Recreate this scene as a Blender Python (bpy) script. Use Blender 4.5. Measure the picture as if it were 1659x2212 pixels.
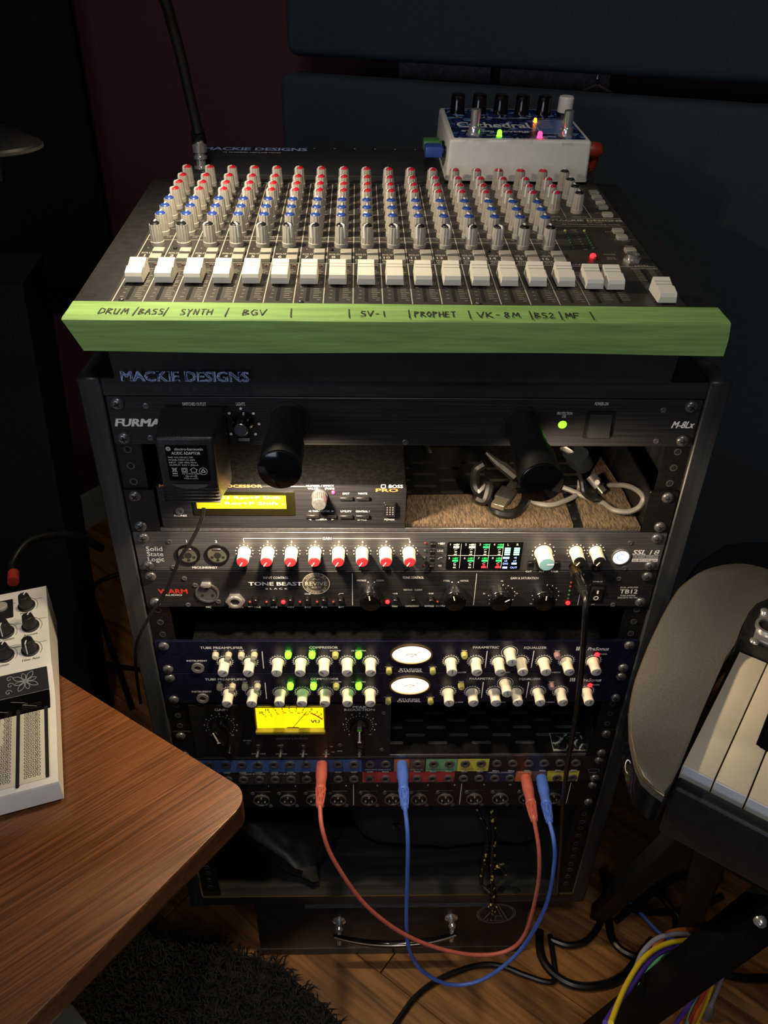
import bpy, bmesh, math, random
from mathutils import Vector, Matrix, Euler
random.seed(7)
for o in list(bpy.data.objects):
    bpy.data.objects.remove(o)
SC = bpy.context.scene
COL = SC.collection
ZF = 880.0            # the floor lies 880 mm below the top edge of the rack's first unit; all lengths in mm
U = 44.45             # one rack unit
PI = math.pi
# ------------------------------------------------------------------ camera
FPX = 1728.363
CAM = Vector((-35.94, -582.87, 288.18))
_yaw, _pit, _rol = 0.032455, 0.600843, 0.020645
_F = Vector((math.sin(_yaw)*math.cos(_pit), math.cos(_yaw)*math.cos(_pit), -math.sin(_pit)))
_R0 = Vector((math.cos(_yaw), -math.sin(_yaw), 0)); _U0 = _R0.cross(_F)
_R = _R0*math.cos(_rol)+_U0*math.sin(_rol); _UP = -_R0*math.sin(_rol)+_U0*math.cos(_rol)
cd = bpy.data.cameras.new('camera'); cam = bpy.data.objects.new('camera', cd); COL.objects.link(cam)
cd.sensor_fit = 'VERTICAL'; cd.sensor_height = 36; cd.lens = FPX/2212*36; cd.clip_start = .02; cd.clip_end = 50
mw = Matrix.Identity(4)
for i in range(3):
    mw[i][0] = _R[i]; mw[i][1] = _UP[i]; mw[i][2] = -_F[i]
mw[0][3], mw[1][3], mw[2][3] = CAM.x*.001, CAM.y*.001, (CAM.z+ZF)*.001
cam.matrix_world = mw
SC.camera = cam
# ------------------------------------------------------------------ world, exposure, large lights
w = bpy.data.worlds.new('world'); SC.world = w; w.use_nodes = True
w.node_tree.nodes['Background'].inputs[0].default_value = (.62, .75, 1, 1)
w.node_tree.nodes['Background'].inputs[1].default_value = .022
vs = SC.view_settings; vs.view_transform = 'Standard'; vs.look = 'None'; vs.gamma = 1; vs.use_curve_mapping = False
vs.exposure = 0.15
def light(name, kind, loc, target, power, color, size=.1, size_y=None, spot=None, blend=.5):
    l = bpy.data.lights.new(name, kind); l.energy = power; l.color = color
    if kind == 'AREA':
        l.size = size
        if size_y: l.shape = 'RECTANGLE'; l.size_y = size_y
    else: l.shadow_soft_size = size
    if kind == 'SPOT': l.spot_size = spot; l.spot_blend = blend
    o = bpy.data.objects.new(name, l); COL.objects.link(o)
    p = Vector((loc[0], loc[1], loc[2]+ZF))*.001; t = Vector((target[0], target[1], target[2]+ZF))*.001
    o.location = p; o.rotation_euler = (t-p).to_track_quat('-Z', 'Y').to_euler()
    return o
light('ceiling_light', 'AREA', (-120, -1000, 1490), (-20, -120, -300), 12.0, (1, .92, .82), .22)
light('cool_front_fill', 'AREA', (-800, -1500, 200), (0, 0, -60), 3.6, (.72, .82, 1), .9, .5)  # added cool fill from behind the camera; no screen stands there
# ------------------------------------------------------------------ pixel (1659 x 2212) -> point
def ray(px, py): return _F+_R*((px-829.5)/FPX)+_UP*((1106-py)/FPX)
def on(px, py, x=None, y=None, z=None):
    d = ray(px, py)
    if x is not None: t = (x-CAM.x)/d.x
    elif y is not None: t = (y-CAM.y)/d.y
    else: t = (z-CAM.z)/d.z
    return CAM+d*t
def crop(ox, oy, s): return lambda x, y: (ox+x*s, oy+y*s)
# ------------------------------------------------------------------ colours and materials
def lin(c): return c/12.92 if c <= .04045 else ((c+.055)/1.055)**2.4
def hexc(h): h = h.lstrip('#'); return tuple(lin(int(h[i:i+2], 16)/255) for i in (0, 2, 4))+(1,)
MATS = {}
def mat(name, col='#808080', rough=.5, metal=0, emit=None, es=0, noise=0, nscale=(60, 60, 60), bump=0, bscale=None, col2=None, spec=None, coat=0, alpha=1, trans=0, ior=None):
    if name in MATS: return MATS[name]
    m = bpy.data.materials.new(name); m.use_nodes = True; nt = m.node_tree; b = nt.nodes['Principled BSDF']
    c = hexc(col); b.inputs['Base Color'].default_value = c; b.inputs['Roughness'].default_value = rough; b.inputs['Metallic'].default_value = metal
    if spec is not None: b.inputs['Specular IOR Level'].default_value = spec
    if coat: b.inputs['Coat Weight'].default_value = coat; b.inputs['Coat Roughness'].default_value = .08
    if trans: b.inputs['Transmission Weight'].default_value = trans
    if ior: b.inputs['IOR'].default_value = ior
    if emit: b.inputs['Emission Color'].default_value = hexc(emit); b.inputs['Emission Strength'].default_value = es
    if alpha < 1: b.inputs['Alpha'].default_value = alpha
    if noise or bump:
        tc = nt.nodes.new('ShaderNodeTexCoord'); mp = nt.nodes.new('ShaderNodeMapping'); mp.inputs['Scale'].default_value = nscale
        nz = nt.nodes.new('ShaderNodeTexNoise'); nz.inputs['Scale'].default_value = 1; nz.inputs['Detail'].default_value = 5
        nt.links.new(tc.outputs['Object'], mp.inputs[0]); nt.links.new(mp.outputs[0], nz.inputs['Vector'])
        if noise:
            r = nt.nodes.new('ShaderNodeValToRGB'); c2 = hexc(col2) if col2 else tuple(min(1, v*(1+noise)+.01*noise) for v in c[:3])+(1,)
            r.color_ramp.elements[0].position = .35; r.color_ramp.elements[1].position = .68
            r.color_ramp.elements[0].color = tuple(v*(1-.4*min(noise, 1)) for v in c[:3])+(1,) if not col2 else c
            r.color_ramp.elements[1].color = c2
            nt.links.new(nz.outputs['Fac'], r.inputs[0]); nt.links.new(r.outputs[0], b.inputs['Base Color'])
        if bump:
            n2 = nz
            if bscale:
                mp2 = nt.nodes.new('ShaderNodeMapping'); mp2.inputs['Scale'].default_value = bscale
                n2 = nt.nodes.new('ShaderNodeTexNoise'); n2.inputs['Scale'].default_value = 1; n2.inputs['Detail'].default_value = 4
                nt.links.new(tc.outputs['Object'], mp2.inputs[0]); nt.links.new(mp2.outputs[0], n2.inputs['Vector'])
            bp = nt.nodes.new('ShaderNodeBump'); bp.inputs['Strength'].default_value = bump; bp.inputs['Distance'].default_value = .001
            nt.links.new(n2.outputs['Fac'], bp.inputs['Height']); nt.links.new(bp.outputs[0], b.inputs['Normal'])
    MATS[name] = m
    return m
def wood(name, base, dark, scale, rough, knots=.6, axis=0, coat=0, lines=(9, 220), bumpy=.25, fig=.35):
    """streaky grain along one object axis with wavy cathedral figure"""
    m = bpy.data.materials.new(name); m.use_nodes = True; nt = m.node_tree; b = nt.nodes['Principled BSDF']
    tc = nt.nodes.new('ShaderNodeTexCoord'); mp = nt.nodes.new('ShaderNodeMapping')
    s = [lines[1]]*3; s[axis] = lines[0]; mp.inputs['Scale'].default_value = s
    n1 = nt.nodes.new('ShaderNodeTexNoise'); n1.inputs['Scale'].default_value = 1; n1.inputs['Detail'].default_value = 6; n1.inputs['Roughness'].default_value = .65
    mp2 = nt.nodes.new('ShaderNodeMapping'); s2 = [scale[1]]*3; s2[axis] = scale[0]; mp2.inputs['Scale'].default_value = s2
    n2 = nt.nodes.new('ShaderNodeTexNoise'); n2.inputs['Scale'].default_value = 1; n2.inputs['Detail'].default_value = 2; n2.inputs['Distortion'].default_value = .6
    ml = nt.nodes.new('ShaderNodeMath'); ml.operation = 'MULTIPLY'; ml.inputs[1].default_value = 9*knots
    fr = nt.nodes.new('ShaderNodeMath'); fr.operation = 'PINGPONG'; fr.inputs[1].default_value = 1
    mx = nt.nodes.new('ShaderNodeMath'); mx.operation = 'MULTIPLY_ADD'; mx.inputs[1].default_value = fig
    r = nt.nodes.new('ShaderNodeValToRGB'); r.color_ramp.elements[0].position = .3; r.color_ramp.elements[1].position = .85
    r.color_ramp.elements[0].color = hexc(dark); r.color_ramp.elements[1].color = hexc(base)
    L = nt.links.new
    L(tc.outputs['Object'], mp.inputs[0]); L(mp.outputs[0], n1.inputs['Vector']); L(tc.outputs['Object'], mp2.inputs[0]); L(mp2.outputs[0], n2.inputs['Vector'])
    L(n2.outputs['Fac'], ml.inputs[0]); L(ml.outputs[0], fr.inputs[0]); L(fr.outputs[0], mx.inputs[0]); L(n1.outputs['Fac'], mx.inputs[2]); L(mx.outputs[0], r.inputs[0]); L(r.outputs[0], b.inputs['Base Color'])
    bp = nt.nodes.new('ShaderNodeBump'); bp.inputs['Strength'].default_value = bumpy; bp.inputs['Distance'].default_value = .0006
    L(n1.outputs['Fac'], bp.inputs['Height']); L(bp.outputs[0], b.inputs['Normal'])
    b.inputs['Roughness'].default_value = rough
    if coat: b.inputs['Coat Weight'].default_value = coat; b.inputs['Coat Roughness'].default_value = .1
    MATS[name] = m
    return m
BR = (6, 500, 500)
mat('rack_wood', '#222427', .42, noise=.8, nscale=(60, 60, 5), bump=.35, bscale=(120, 120, 6))
mat('rack_wood_x', '#1c1d1f', .42, noise=.8, nscale=(5, 60, 60), bump=.35, bscale=(6, 120, 120))
mat('brushed_black', '#4c4c50', .40, .45, bump=.22, nscale=(9, 700, 700), noise=.5)
mat('brushed_dim', '#2b2b2f', .40, .5, bump=.16, nscale=(9, 700, 700), noise=.5)
mat('black_metal', '#0e0e10', .38, .2, noise=.3, nscale=(300, 300, 300))
mat('satin_black', '#131315', .45, noise=.3, nscale=(200, 200, 200))
mat('gloss_black', '#070708', .12, coat=.3, noise=.2)
mat('rubber_black', '#0c0c0d', .5, noise=.3, nscale=(200, 200, 200))
mat('void', '#020202', .9, noise=.2)
mat('steel_dark', '#67676b', .3, .65, noise=.3, nscale=(300, 300, 300))
mat('chrome', '#d8d8da', .2, .8, noise=.06)
mat('gold_edge', '#b09a6a', .3, 1, noise=.1)
mat('print_white', '#e4e4e6', .6, noise=.03)
mat('print_dim', '#8d8d90', .6, noise=.05)
mat('print_blue', '#9db2e2', .55, noise=.08, nscale=(400, 400, 400))
mat('print_black', '#161616', .6, noise=.05)
mat('print_red', '#c8382c', .5, noise=.05)
mat('cream_plastic', '#e6dfcc', .42, noise=.06, nscale=(150, 150, 150))
mat('white_plastic', '#e6e4df', .38, noise=.05, nscale=(150, 150, 150))
# ------------------------------------------------------------------ geometry builder (mm)
class G:
    def __init__(s): s.v = []; s.f = []
    def add(s, vs, fs, M=None):
        n = len(s.v)
        s.v += [tuple(M @ Vector(p)) for p in vs] if M is not None else [tuple(p) for p in vs]
        s.f += [tuple(i+n for i in f) for f in fs]
        return s
    def box(s, x0, x1, y0, y1, z0, z1, bev=0, seg=2, M=None):
        if bev <= 0:
            vs = [(x, y, z) for z in (z0, z1) for y in (y0, y1) for x in (x0, x1)]
            return s.add(vs, [(0, 2, 3, 1), (4, 5, 7, 6), (0, 1, 5, 4), (2, 6, 7, 3), (0, 4, 6, 2), (1, 3, 7, 5)], M)
        bm = bmesh.new(); bmesh.ops.create_cube(bm, size=1)
        for v in bm.verts: v.co = Vector(((x0+x1)/2+v.co.x*(x1-x0), (y0+y1)/2+v.co.y*(y1-y0), (z0+z1)/2+v.co.z*(z1-z0)))
        bmesh.ops.bevel(bm, geom=bm.edges[:], offset=bev, segments=seg, profile=.5, affect='EDGES')
        return s.bm(bm, M)
    def bm(s, bm, M=None):
        bm.verts.index_update()
        s.add([v.co[:] for v in bm.verts], [tuple(v.index for v in f.verts) for f in bm.faces], M); bm.free()
        return s
    def prism(s, poly, z0, z1, bev=0, seg=2, M=None, bottom=False):
        """polygon (x,y) extruded z0..z1; bev rounds the top rim (and the bottom one if asked)"""
        bm = bmesh.new(); n = len(poly)
        a = [bm.verts.new((p[0], p[1], z0)) for p in poly]; b = [bm.verts.new((p[0], p[1], z1)) for p in poly]
        area = sum(poly[i][0]*poly[(i+1) % n][1]-poly[(i+1) % n][0]*poly[i][1] for i in range(n))
        if area < 0: a.reverse(); b.reverse()
        bm.faces.new(a[::-1]); tf = bm.faces.new(b)
        for i in range(n): bm.faces.new((a[i], a[(i+1) % n], b[(i+1) % n], b[i]))
        if bev:
            es = list(tf.edges)
            if bottom: es += [e for e in bm.edges if e.verts[0] in a and e.verts[1] in a]
            bmesh.ops.bevel(bm, geom=es, offset=bev, segments=seg, profile=.5, affect='EDGES')
        return s.bm(bm, M)
    def rrect(s, cx, cy, wx, wy, r, z0, z1, bev=0, seg=2, M=None, n=5): return s.prism(rr(cx, cy, wx, wy, r, n), z0, z1, bev, seg, M)
    def lathe(s, prof, n=24, M=None, flute=0, famp=0, fz=None, cap0=True, cap1=True):
        """profile (r,z) turned about z; flute = number of grooves of depth famp between heights fz"""
        vs = []; fs = []; k = len(prof)
        for j, (r, z) in enumerate(prof):
            for i in range(n):
                a = 2*PI*i/n; q = r
                if flute and fz and fz[0] <= z <= fz[1]: q = r-famp*(1 if (i*flute*2//n) % 2 else 0)
                vs.append((q*math.cos(a), q*math.sin(a), z))
        for j in range(k-1):
            for i in range(n):
                i2 = (i+1) % n; fs.append((j*n+i, j*n+i2, (j+1)*n+i2, (j+1)*n+i))
        if cap0: fs.append(tuple(range(n))[::-1])
        if cap1: fs.append(tuple((k-1)*n+i for i in range(n)))
        return s.add(vs, fs, M)
    def cyl(s, x, y, r, z0, z1, n=20, M=None):
        T = Matrix.Translation((x, y, 0)); return s.lathe([(r, z0), (r, z1)], n, M @ T if M is not None else T)
    def ring(s, x, y, r0, r1, z0, z1, n=28, M=None):
        T = Matrix.Translation((x, y, 0)); T = M @ T if M is not None else T
        vs = []; fs = []
        for r, z in ((r1, z0), (r1, z1), (r0, z1), (r0, z0)):
            for i in range(n): vs.append((r*math.cos(2*PI*i/n), r*math.sin(2*PI*i/n), z))
        for j in range(4):
            for i in range(n):
                i2 = (i+1) % n; j2 = (j+1) % 4; fs.append((j*n+i, j*n+i2, j2*n+i2, j2*n+i))
        return s.add(vs, fs, T)
    def line(s, x0, y0, x1, y1, wd, z=.12):
        """flat printed stroke"""
        d = Vector((x1-x0, y1-y0)); L = d.length or 1; n = Vector((-d.y, d.x))/L*wd/2
        return s.add([(x0-n.x, y0-n.y, z), (x1-n.x, y1-n.y, z), (x1+n.x, y1+n.y, z), (x0+n.x, y0+n.y, z)], [(0, 1, 2, 3)])
    def pline(s, pts, wd, z=.12, closed=False):
        n = len(pts)
        for i in range(n if closed else n-1): s.line(*pts[i], *pts[(i+1) % n], wd, z+.003*(i % 2))
        return s
    def dot(s, x, y, r, z=.12, n=10, sy=1): return s.add([(x+r*math.cos(2*PI*i/n), y+sy*r*math.sin(2*PI*i/n), z) for i in range(n)], [tuple(range(n))])
    def oring(s, x, y, rx, ry, wd, z=.12, n=28, a0=0, a1=2*PI):
        vs = []; m = n+1
        for k in range(m):
            a = a0+(a1-a0)*k/n
            vs += [((rx-wd/2)*math.cos(a)+x, (ry-wd/2)*math.sin(a)+y, z), ((rx+wd/2)*math.cos(a)+x, (ry+wd/2)*math.sin(a)+y, z)]
        return s.add(vs, [(2*k, 2*k+1, 2*k+3, 2*k+2) for k in range(n)])
    def rect(s, x0, x1, y0, y1, z=.1): return s.add([(x0, y0, z), (x1, y0, z), (x1, y1, z), (x0, y1, z)], [(0, 1, 2, 3)])
    def tube(s, pts, r, n=8, smooth=4, caps=True, rs=None):
        P = [Vector(p) for p in pts]
        if smooth and len(P) > 2:
            Q = []; RS = []; rs0 = rs or [r]*len(P)
            for i in range(len(P)-1):
                a = P[max(i-1, 0)]; b = P[i]; c = P[i+1]; d = P[min(i+2, len(P)-1)]
                for k in range(smooth):
                    t = k/smooth
                    Q.append(.5*((2*b)+(c-a)*t+(2*a-5*b+4*c-d)*t*t+(3*b-a-3*c+d)*t**3)); RS.append(rs0[i]*(1-t)+rs0[i+1]*t)
            Q.append(P[-1]); RS.append(rs0[-1]); P = Q; rs = RS
        rs = rs or [r]*len(P)
        vs = []; fs = []; up = Vector((0, 0, 1)); prev = None
        for i, p in enumerate(P):
            t = (P[min(i+1, len(P)-1)]-P[max(i-1, 0)]).normalized()
            if prev is None:
                nx = t.cross(up if abs(t.z) < .9 else Vector((1, 0, 0))).normalized()
            else:
                nx = (prev-t*prev.dot(t)).normalized()
            prev = nx; ny = t.cross(nx)
            for k in range(n):
                a = 2*PI*k/n; vs.append(p+(nx*math.cos(a)+ny*math.sin(a))*rs[i])
        for i in range(len(P)-1):
            for k in range(n): fs.append((i*n+k, i*n+(k+1) % n, (i+1)*n+(k+1) % n, (i+1)*n+k))
        if caps: fs += [tuple(range(n))[::-1], tuple((len(P)-1)*n+k for k in range(n))]
        return s.add(vs, fs)
    def text(s, st, x, y, h, w=None, al='c', bold=0, shear=0, z=.12, rot=0, M=None, maxw=None):
        vs, fs, W = glyphs(st)
        sx = h if w is None else w/W
        if maxw and W*sx > maxw: sx = maxw/W
        off = {'c': -W/2, 'l': 0, 'r': -W}[al]
        c, sn = math.cos(rot), math.sin(rot); e = bold*.85
        for q, (ex, ey) in enumerate([(0, 0)] if not e else [(-e, -e*.4), (e, -e*.4), (-e, e*.4), (e, e*.4)] if bold > .028 else [(-e, 0), (e, 0)]):
            out = []                                   # heavier weights are overprinted, slightly shifted
            for a, b in vs:
                X = (a+off+ex)*sx+shear*b*h; Y = (b-.5+ey)*h
                out.append((x+X*c-Y*sn, y+X*sn+Y*c, z+.004*q))
            s.add(out, fs, M)
        return s
_GC = {}
def _raw(st):
    cu = bpy.data.curves.new('tmp', 'FONT'); cu.body = st; cu.size = 1; cu.resolution_u = 2; cu.fill_mode = 'FRONT' if hasattr(cu, 'fill_mode') else cu.fill_mode
    ob = bpy.data.objects.new('tmp', cu); me = bpy.data.meshes.new_from_object(ob)
    vs = [(v.co.x, v.co.y) for v in me.vertices]; fs = [tuple(p.vertices) for p in me.polygons if p.normal.z != 0]
    fs = [f if me.polygons[i].normal.z > 0 else f[::-1] for i, f in enumerate(fs)] if len(fs) == len(me.polygons) else fs
    bpy.data.objects.remove(ob); bpy.data.curves.remove(cu); bpy.data.meshes.remove(me)
    return vs, fs
def glyphs(st):
    k = st
    if k not in _GC:
        if ('cap',) not in _GC: _GC[('cap',)] = max(v[1] for v in _raw('H')[0])
        c = _GC[('cap',)]; vs, fs = _raw(st); x0 = min(v[0] for v in vs)
        vs = [((a-x0)/c, b/c) for a, b in vs]; _GC[k] = (vs, fs, max(v[0] for v in vs))
    return _GC[k]
def rr(cx, cy, wx, wy, r, n=5):
    p = []
    for sx, sy, a0 in ((1, 1, 0), (-1, 1, PI/2), (-1, -1, PI), (1, -1, 1.5*PI)):
        for i in range(n+1):
            a = a0+PI/2*i/n; p.append((cx+sx*(wx/2-r)+r*math.cos(a), cy+sy*(wy/2-r)+r*math.sin(a)))
    return p
def mesh(g, name, m, smooth=True, angle=.65):
    me = bpy.data.meshes.new(name); me.from_pydata([(a*.001, b*.001, c*.001) for a, b, c in g.v], [], g.f); me.update()
    if m: me.materials.append(MATS[m] if isinstance(m, str) else m)
    if smooth:
        me.polygons.foreach_set('use_smooth', [True]*len(me.polygons)); me.set_sharp_from_angle(angle=angle)
    return me
def thing(name, label, cat, loc=(0, 0, 0), rot=(0, 0, 0), group=None):
    o = bpy.data.objects.new(name, None); COL.objects.link(o); o.empty_display_size = .01
    o.location = (loc[0]*.001, loc[1]*.001, (loc[2]+ZF)*.001); o.rotation_euler = rot
    o['label'] = label; o['category'] = cat
    if group: o['group'] = group
    return o
def part(name, g, m, parent, loc=(0, 0, 0), rot=(0, 0, 0), label=None, smooth=True, angle=.65, kind=None, scale=None):
    me = g if isinstance(g, bpy.types.Mesh) else mesh(g, name, m, smooth, angle)
    o = bpy.data.objects.new(name, me); COL.objects.link(o); o.parent = parent
    o.location = (loc[0]*.001, loc[1]*.001, loc[2]*.001); o.rotation_euler = rot
    if scale: o.scale = scale
    if label: o['label'] = label
    if kind: o['kind'] = kind
    return o
def solo(name, g, m, label=None, cat=None, group=None, kind=None, smooth=True, angle=.65):
    """one-mesh thing given in rack millimetres; its origin goes to the middle of its base"""
    xs, ys, zs = zip(*g.v); b = ((min(xs)+max(xs))/2, (min(ys)+max(ys))/2, min(zs))
    g.v = [(p[0]-b[0], p[1]-b[1], p[2]-b[2]) for p in g.v]
    o = bpy.data.objects.new(name, mesh(g, name, m, smooth, angle)); COL.objects.link(o)
    o.location = (b[0]*.001, b[1]*.001, (b[2]+ZF)*.001)
    if label: o['label'] = label
    if cat: o['category'] = cat
    if group: o['group'] = group
    if kind: o['kind'] = kind
    return o
def wthing(name, label, cat, base, group=None):
    """thing whose children are given in rack millimetres minus base"""
    return thing(name, label, cat, base, group=group)
def rel(pts, b): return [(p[0]-b[0], p[1]-b[1], p[2]-b[2]) for p in pts]
RXM = Matrix.Rotation(PI/2, 4, 'X')   # panel frame (right, up, out) -> rack frame
def dev(name, label, cat, k): return thing(name, label, cat, (0, 0, -U*k), (PI/2, 0, 0))
def pf(c, x, y, w=0, k=0):
    """pixel of a crop -> (right, up) in the frame of the panel of unit k, at w mm in front of it"""
    p = on(*c(x, y), y=-w); return p.x, p.z+U*k
def spread(c, pts, w, k): return [pf(c, a, b, w, k) for a, b in pts]
CA = crop(280, 1130, .3617); CB = crop(860, 1130, .3617); CC = crop(320, 1310, .3315); CD = crop(830, 1310, .3436); CE = crop(390, 1380, .18686); CF = crop(940, 1370, .26522)
CG = crop(440, 1510, .25316); CH = crop(340, 1500, .33755); CI = crop(820, 1500, .33755); CJ = crop(460, 1630, .27728); CK = crop(160, 780, .42194); CL = crop(860, 780, .44605)
CM = crop(320, 870, .20494); CN = crop(870, 960, .217); CO = crop(1120, 960, .20494); CPX = crop(0, 0, 1)
# shared small hardware, built lying in the panel frame (z = out)
def _screw():
    g = G(); g.lathe([(5.3, 0), (5.3, .9), (4.9, 1.9), (3.6, 2.8), (1.8, 3.2), (.05, 3.3)], 20)
    return mesh(g, 'mounting_screw', 'steel_dark')
SCREW = _screw()
_g = G(); _g.box(-2.6, 2.6, -.55, .55, 2.6, 3.42).box(-.55, .55, -2.6, 2.6, 2.6, 3.42); CROSS = mesh(_g, 'cross_recess', 'void', False)
_g = G(); _g.lathe([(2.6, 0), (2.6, .6), (2.1, .9), (1.2, .9), (1.1, .3), (.01, .3)], 16); SMALLSCREW = mesh(_g, 'panel_screw', 'steel_dark')
def screws(p, pts, rng=random):
    for x, y in pts:
        s = part('mounting_screw', SCREW, None, p, (x, y, 0), (0, 0, rng.uniform(0, 1.5))); part('cross_recess', CROSS, None, s)
def ears(p, n=1, pts=None): screws(p, pts or [(sx*232.5, -6.35-(0 if t else U*n-12.7)) for sx in (-1, 1) for t in (1, 0)])
def smalls(p, pts):
    for x, y in pts: part('panel_screw', SMALLSCREW, None, p, (x, y, 0))
def panel(p, m, n=1, wd=482.6, th=3.0, name='front_panel'):
    g = G(); g.rrect(0, -U*n/2, wd, U*n-.8, 1.5, -th, 0, .4, 1, n=3); return part(name, g, m, p)
def chassis(p, depth=220, n=1, hw=217, m='black_metal'):
    g = G(); g.box(-hw, hw, -U*n+2.2, -2.2, -depth, -3.0, .8, 1); return part('chassis', g, m, p)
def led(p, x, y, r, m, h=2.2, name='indicator_light', bez=None):
    g = G(); g.lathe([(r, 0), (r, h*.5), (r*.85, h*.8), (r*.45, h), (.02, h*1.05)], 14); return part(name, g, m, p, (x, y, 0))
def knobmesh(name, prof, m, n=32, flute=0, famp=0, fz=None): g = G(); g.lathe(prof, n, flute=flute, famp=famp, fz=fz); return mesh(g, name, m, angle=.5)
mat('led_green', '#4dff20', .4, emit='#7dff2a', es=2.6, noise=.05); mat('led_red', '#ff1122', .4, emit='#ff1a20', es=5, noise=.05); mat('led_orange', '#ff7a20', .4, emit='#ff8a20', es=6, noise=.05)
mat('led_pink', '#ff2a60', .4, emit='#ff2a58', es=5, noise=.05); mat('led_white', '#ffffff', .4, emit='#e8f0ff', es=2.4, noise=.02); mat('led_off_red', '#6a2020', .4, noise=.1); mat('led_off_green', '#2a4a32', .4, noise=.1)
mat('led_cyan', '#a0ffe0', .4, emit='#90ffe0', es=2.0, noise=.05); mat('led_blue', '#8aa0ff', .4, emit='#8aa4ff', es=2.6, noise=.05); mat('led_greendim', '#30d060', .4, emit='#38e070', es=1.0, noise=.05)
# ------------------------------------------------------------------ the room
wd_a = math.radians(-24); DR = Vector((math.cos(wd_a), math.sin(wd_a), 0)); NR = Vector((DR.y, -DR.x, 0))
P0 = Vector((261, 400, 0))-NR*60          # front of the fabric panels on the back wall
A0 = Vector((-761, 1002, 0)); DL = Vector((.569, .822, 0)).normalized(); NL = Vector((DL.y, -DL.x, 0))
CORNER = A0+DL*200; W0 = CORNER          # corner of the two walls
mat('maroon_wall', '#46222a', .8, noise=.12, nscale=(400, 400, 400), bump=.1)
mat('ceiling_white', '#8a8680', .9, noise=.05)
mat('baseboard_grey', '#8d9494', .5, noise=.15, nscale=(10, 10, 10))
def wallbox(a, d, n, L0, L1, z0, z1, th, out=0):
    g = G(); p = [a+d*L0+n*out, a+d*L1+n*out, a+d*L1+n*(out-th), a+d*L0+n*(out-th)]
    g.prism([(q.x, q.y) for q in p], z0, z1); return g
ZC = 1520
solo('wall_back', wallbox(CORNER, DR, NR, 0, 3200, -ZF, ZC, 60), 'maroon_wall', kind='structure', smooth=False)
solo('wall_left', wallbox(CORNER, DL, NL, -3000, 60, -ZF, ZC, 60), 'maroon_wall', kind='structure', smooth=False)
solo('ceiling', G().box(-2200, 2600, -2300, 1500, ZC, ZC+40), 'ceiling_white', kind='structure', smooth=False)
def boardprof(a, d, n, L0, L1):
    g = G(); h = [(0, 0), (14, 0), (14, 72), (10, 84), (4, 90), (0, 90)]
    vs = [a+d*L+n*o+Vector((0, 0, z-ZF)) for L in (L0, L1) for o, z in h]; k = len(h)
    g.add(vs, [(i, (i+1) % k, k+(i+1) % k, k+i) for i in range(k)]+[tuple(range(k))[::-1], tuple(range(k, 2*k))]); return g
solo('baseboard_left', boardprof(CORNER, DL, NL, -2900, 0), 'baseboard_grey', kind='structure')
solo('baseboard_back', boardprof(CORNER, DR, NR, 0, 3100), 'baseboard_grey', kind='structure')
# floor: a sub-floor with boards laid one by one
floor = solo('floor', G().box(-2100, 2300, -1500, 1500, -ZF-40, -ZF-9), 'rack_wood', kind='structure', smooth=False)
def rndwood(m):
    nt = m.node_tree; tc = [n for n in nt.nodes if n.type == 'TEX_COORD'][0]
    oi = nt.nodes.new('ShaderNodeObjectInfo'); vm = nt.nodes.new('ShaderNodeVectorMath'); vm.operation = 'MULTIPLY_ADD'
    vm.inputs[1].default_value = (37, 19, 11)
    cb = nt.nodes.new('ShaderNodeCombineXYZ')
    for i in range(3): nt.links.new(oi.outputs['Random'], cb.inputs[i])
    nt.links.new(cb.outputs[0], vm.inputs[0]); nt.links.new(tc.outputs['Object'], vm.inputs[2])
    for l in list(nt.links):
        if l.from_node == tc and l.to_node.type == 'MAPPING':
            to = l.to_socket; nt.links.remove(l); nt.links.new(vm.outputs[0], to)
rndwood(wood('floor_wood', '#9a6c3e', '#3c2412', (2.4, 16), .4, knots=.9, axis=0, coat=.12, lines=(7, 160)))
PA = math.radians(-38); pl = G(); pl.box(-449, 449, -64.7, 64.7, -9, 0, .4, 1); PLANK = mesh(pl, 'floor_board', 'floor_wood')
ca, sa = math.cos(PA), math.sin(PA)
for r in range(-12, 13):
    for c in range(-2, 3):
        lx = c*900+(r % 3)*300-200; ly = r*130.0; x = lx*ca-ly*sa+150; y = lx*sa+ly*ca+100
        if not (-1250 < x < 1500 and -700 < y < 1450): continue
        o = bpy.data.objects.new('floor_board', PLANK); COL.objects.link(o); o.parent = floor
        fl = floor.location; o.location = (x*.001-fl.x, y*.001-fl.y, -fl.z); o.rotation_euler = (0, 0, PA)
# fabric covered panels
mat('navy_fabric', '#313a42', .95, noise=.25, nscale=(900, 900, 900), bump=.15, spec=.15)
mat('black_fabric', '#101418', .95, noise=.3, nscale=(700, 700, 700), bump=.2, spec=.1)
def slab(a, d, n, L0, L1, z0, z1, th, bev=14):
    g = G(); g.box(L0, L1, 0, th, z0, z1, bev, 4)
    g.v = [tuple(a+d*p[0]-n*p[1]+Vector((0, 0, p[2]))) for p in g.v]; return g
def onwall(px, py, a, n):
    dd = ray(px, py); return CAM+dd*((a-CAM).dot(n)/dd.dot(n))
uL = (onwall(612, 60, P0, NR)-P0).dot(DR); lL = (onwall(601, 220, P0, NR)-P0).dot(DR)
solo('acoustic_panel', slab(P0, DR, NR, uL, uL+1250, 184, 800, 52), 'navy_fabric', 'navy fabric acoustic panel hung high on the maroon wall above the pedal', 'acoustic panel')
solo('acoustic_panel', slab(P0, DR, NR, lL, lL+1260, -560, 163, 52), 'navy_fabric', 'navy fabric acoustic panel behind the mixer and rack, hung from a wire', 'acoustic panel')
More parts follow.
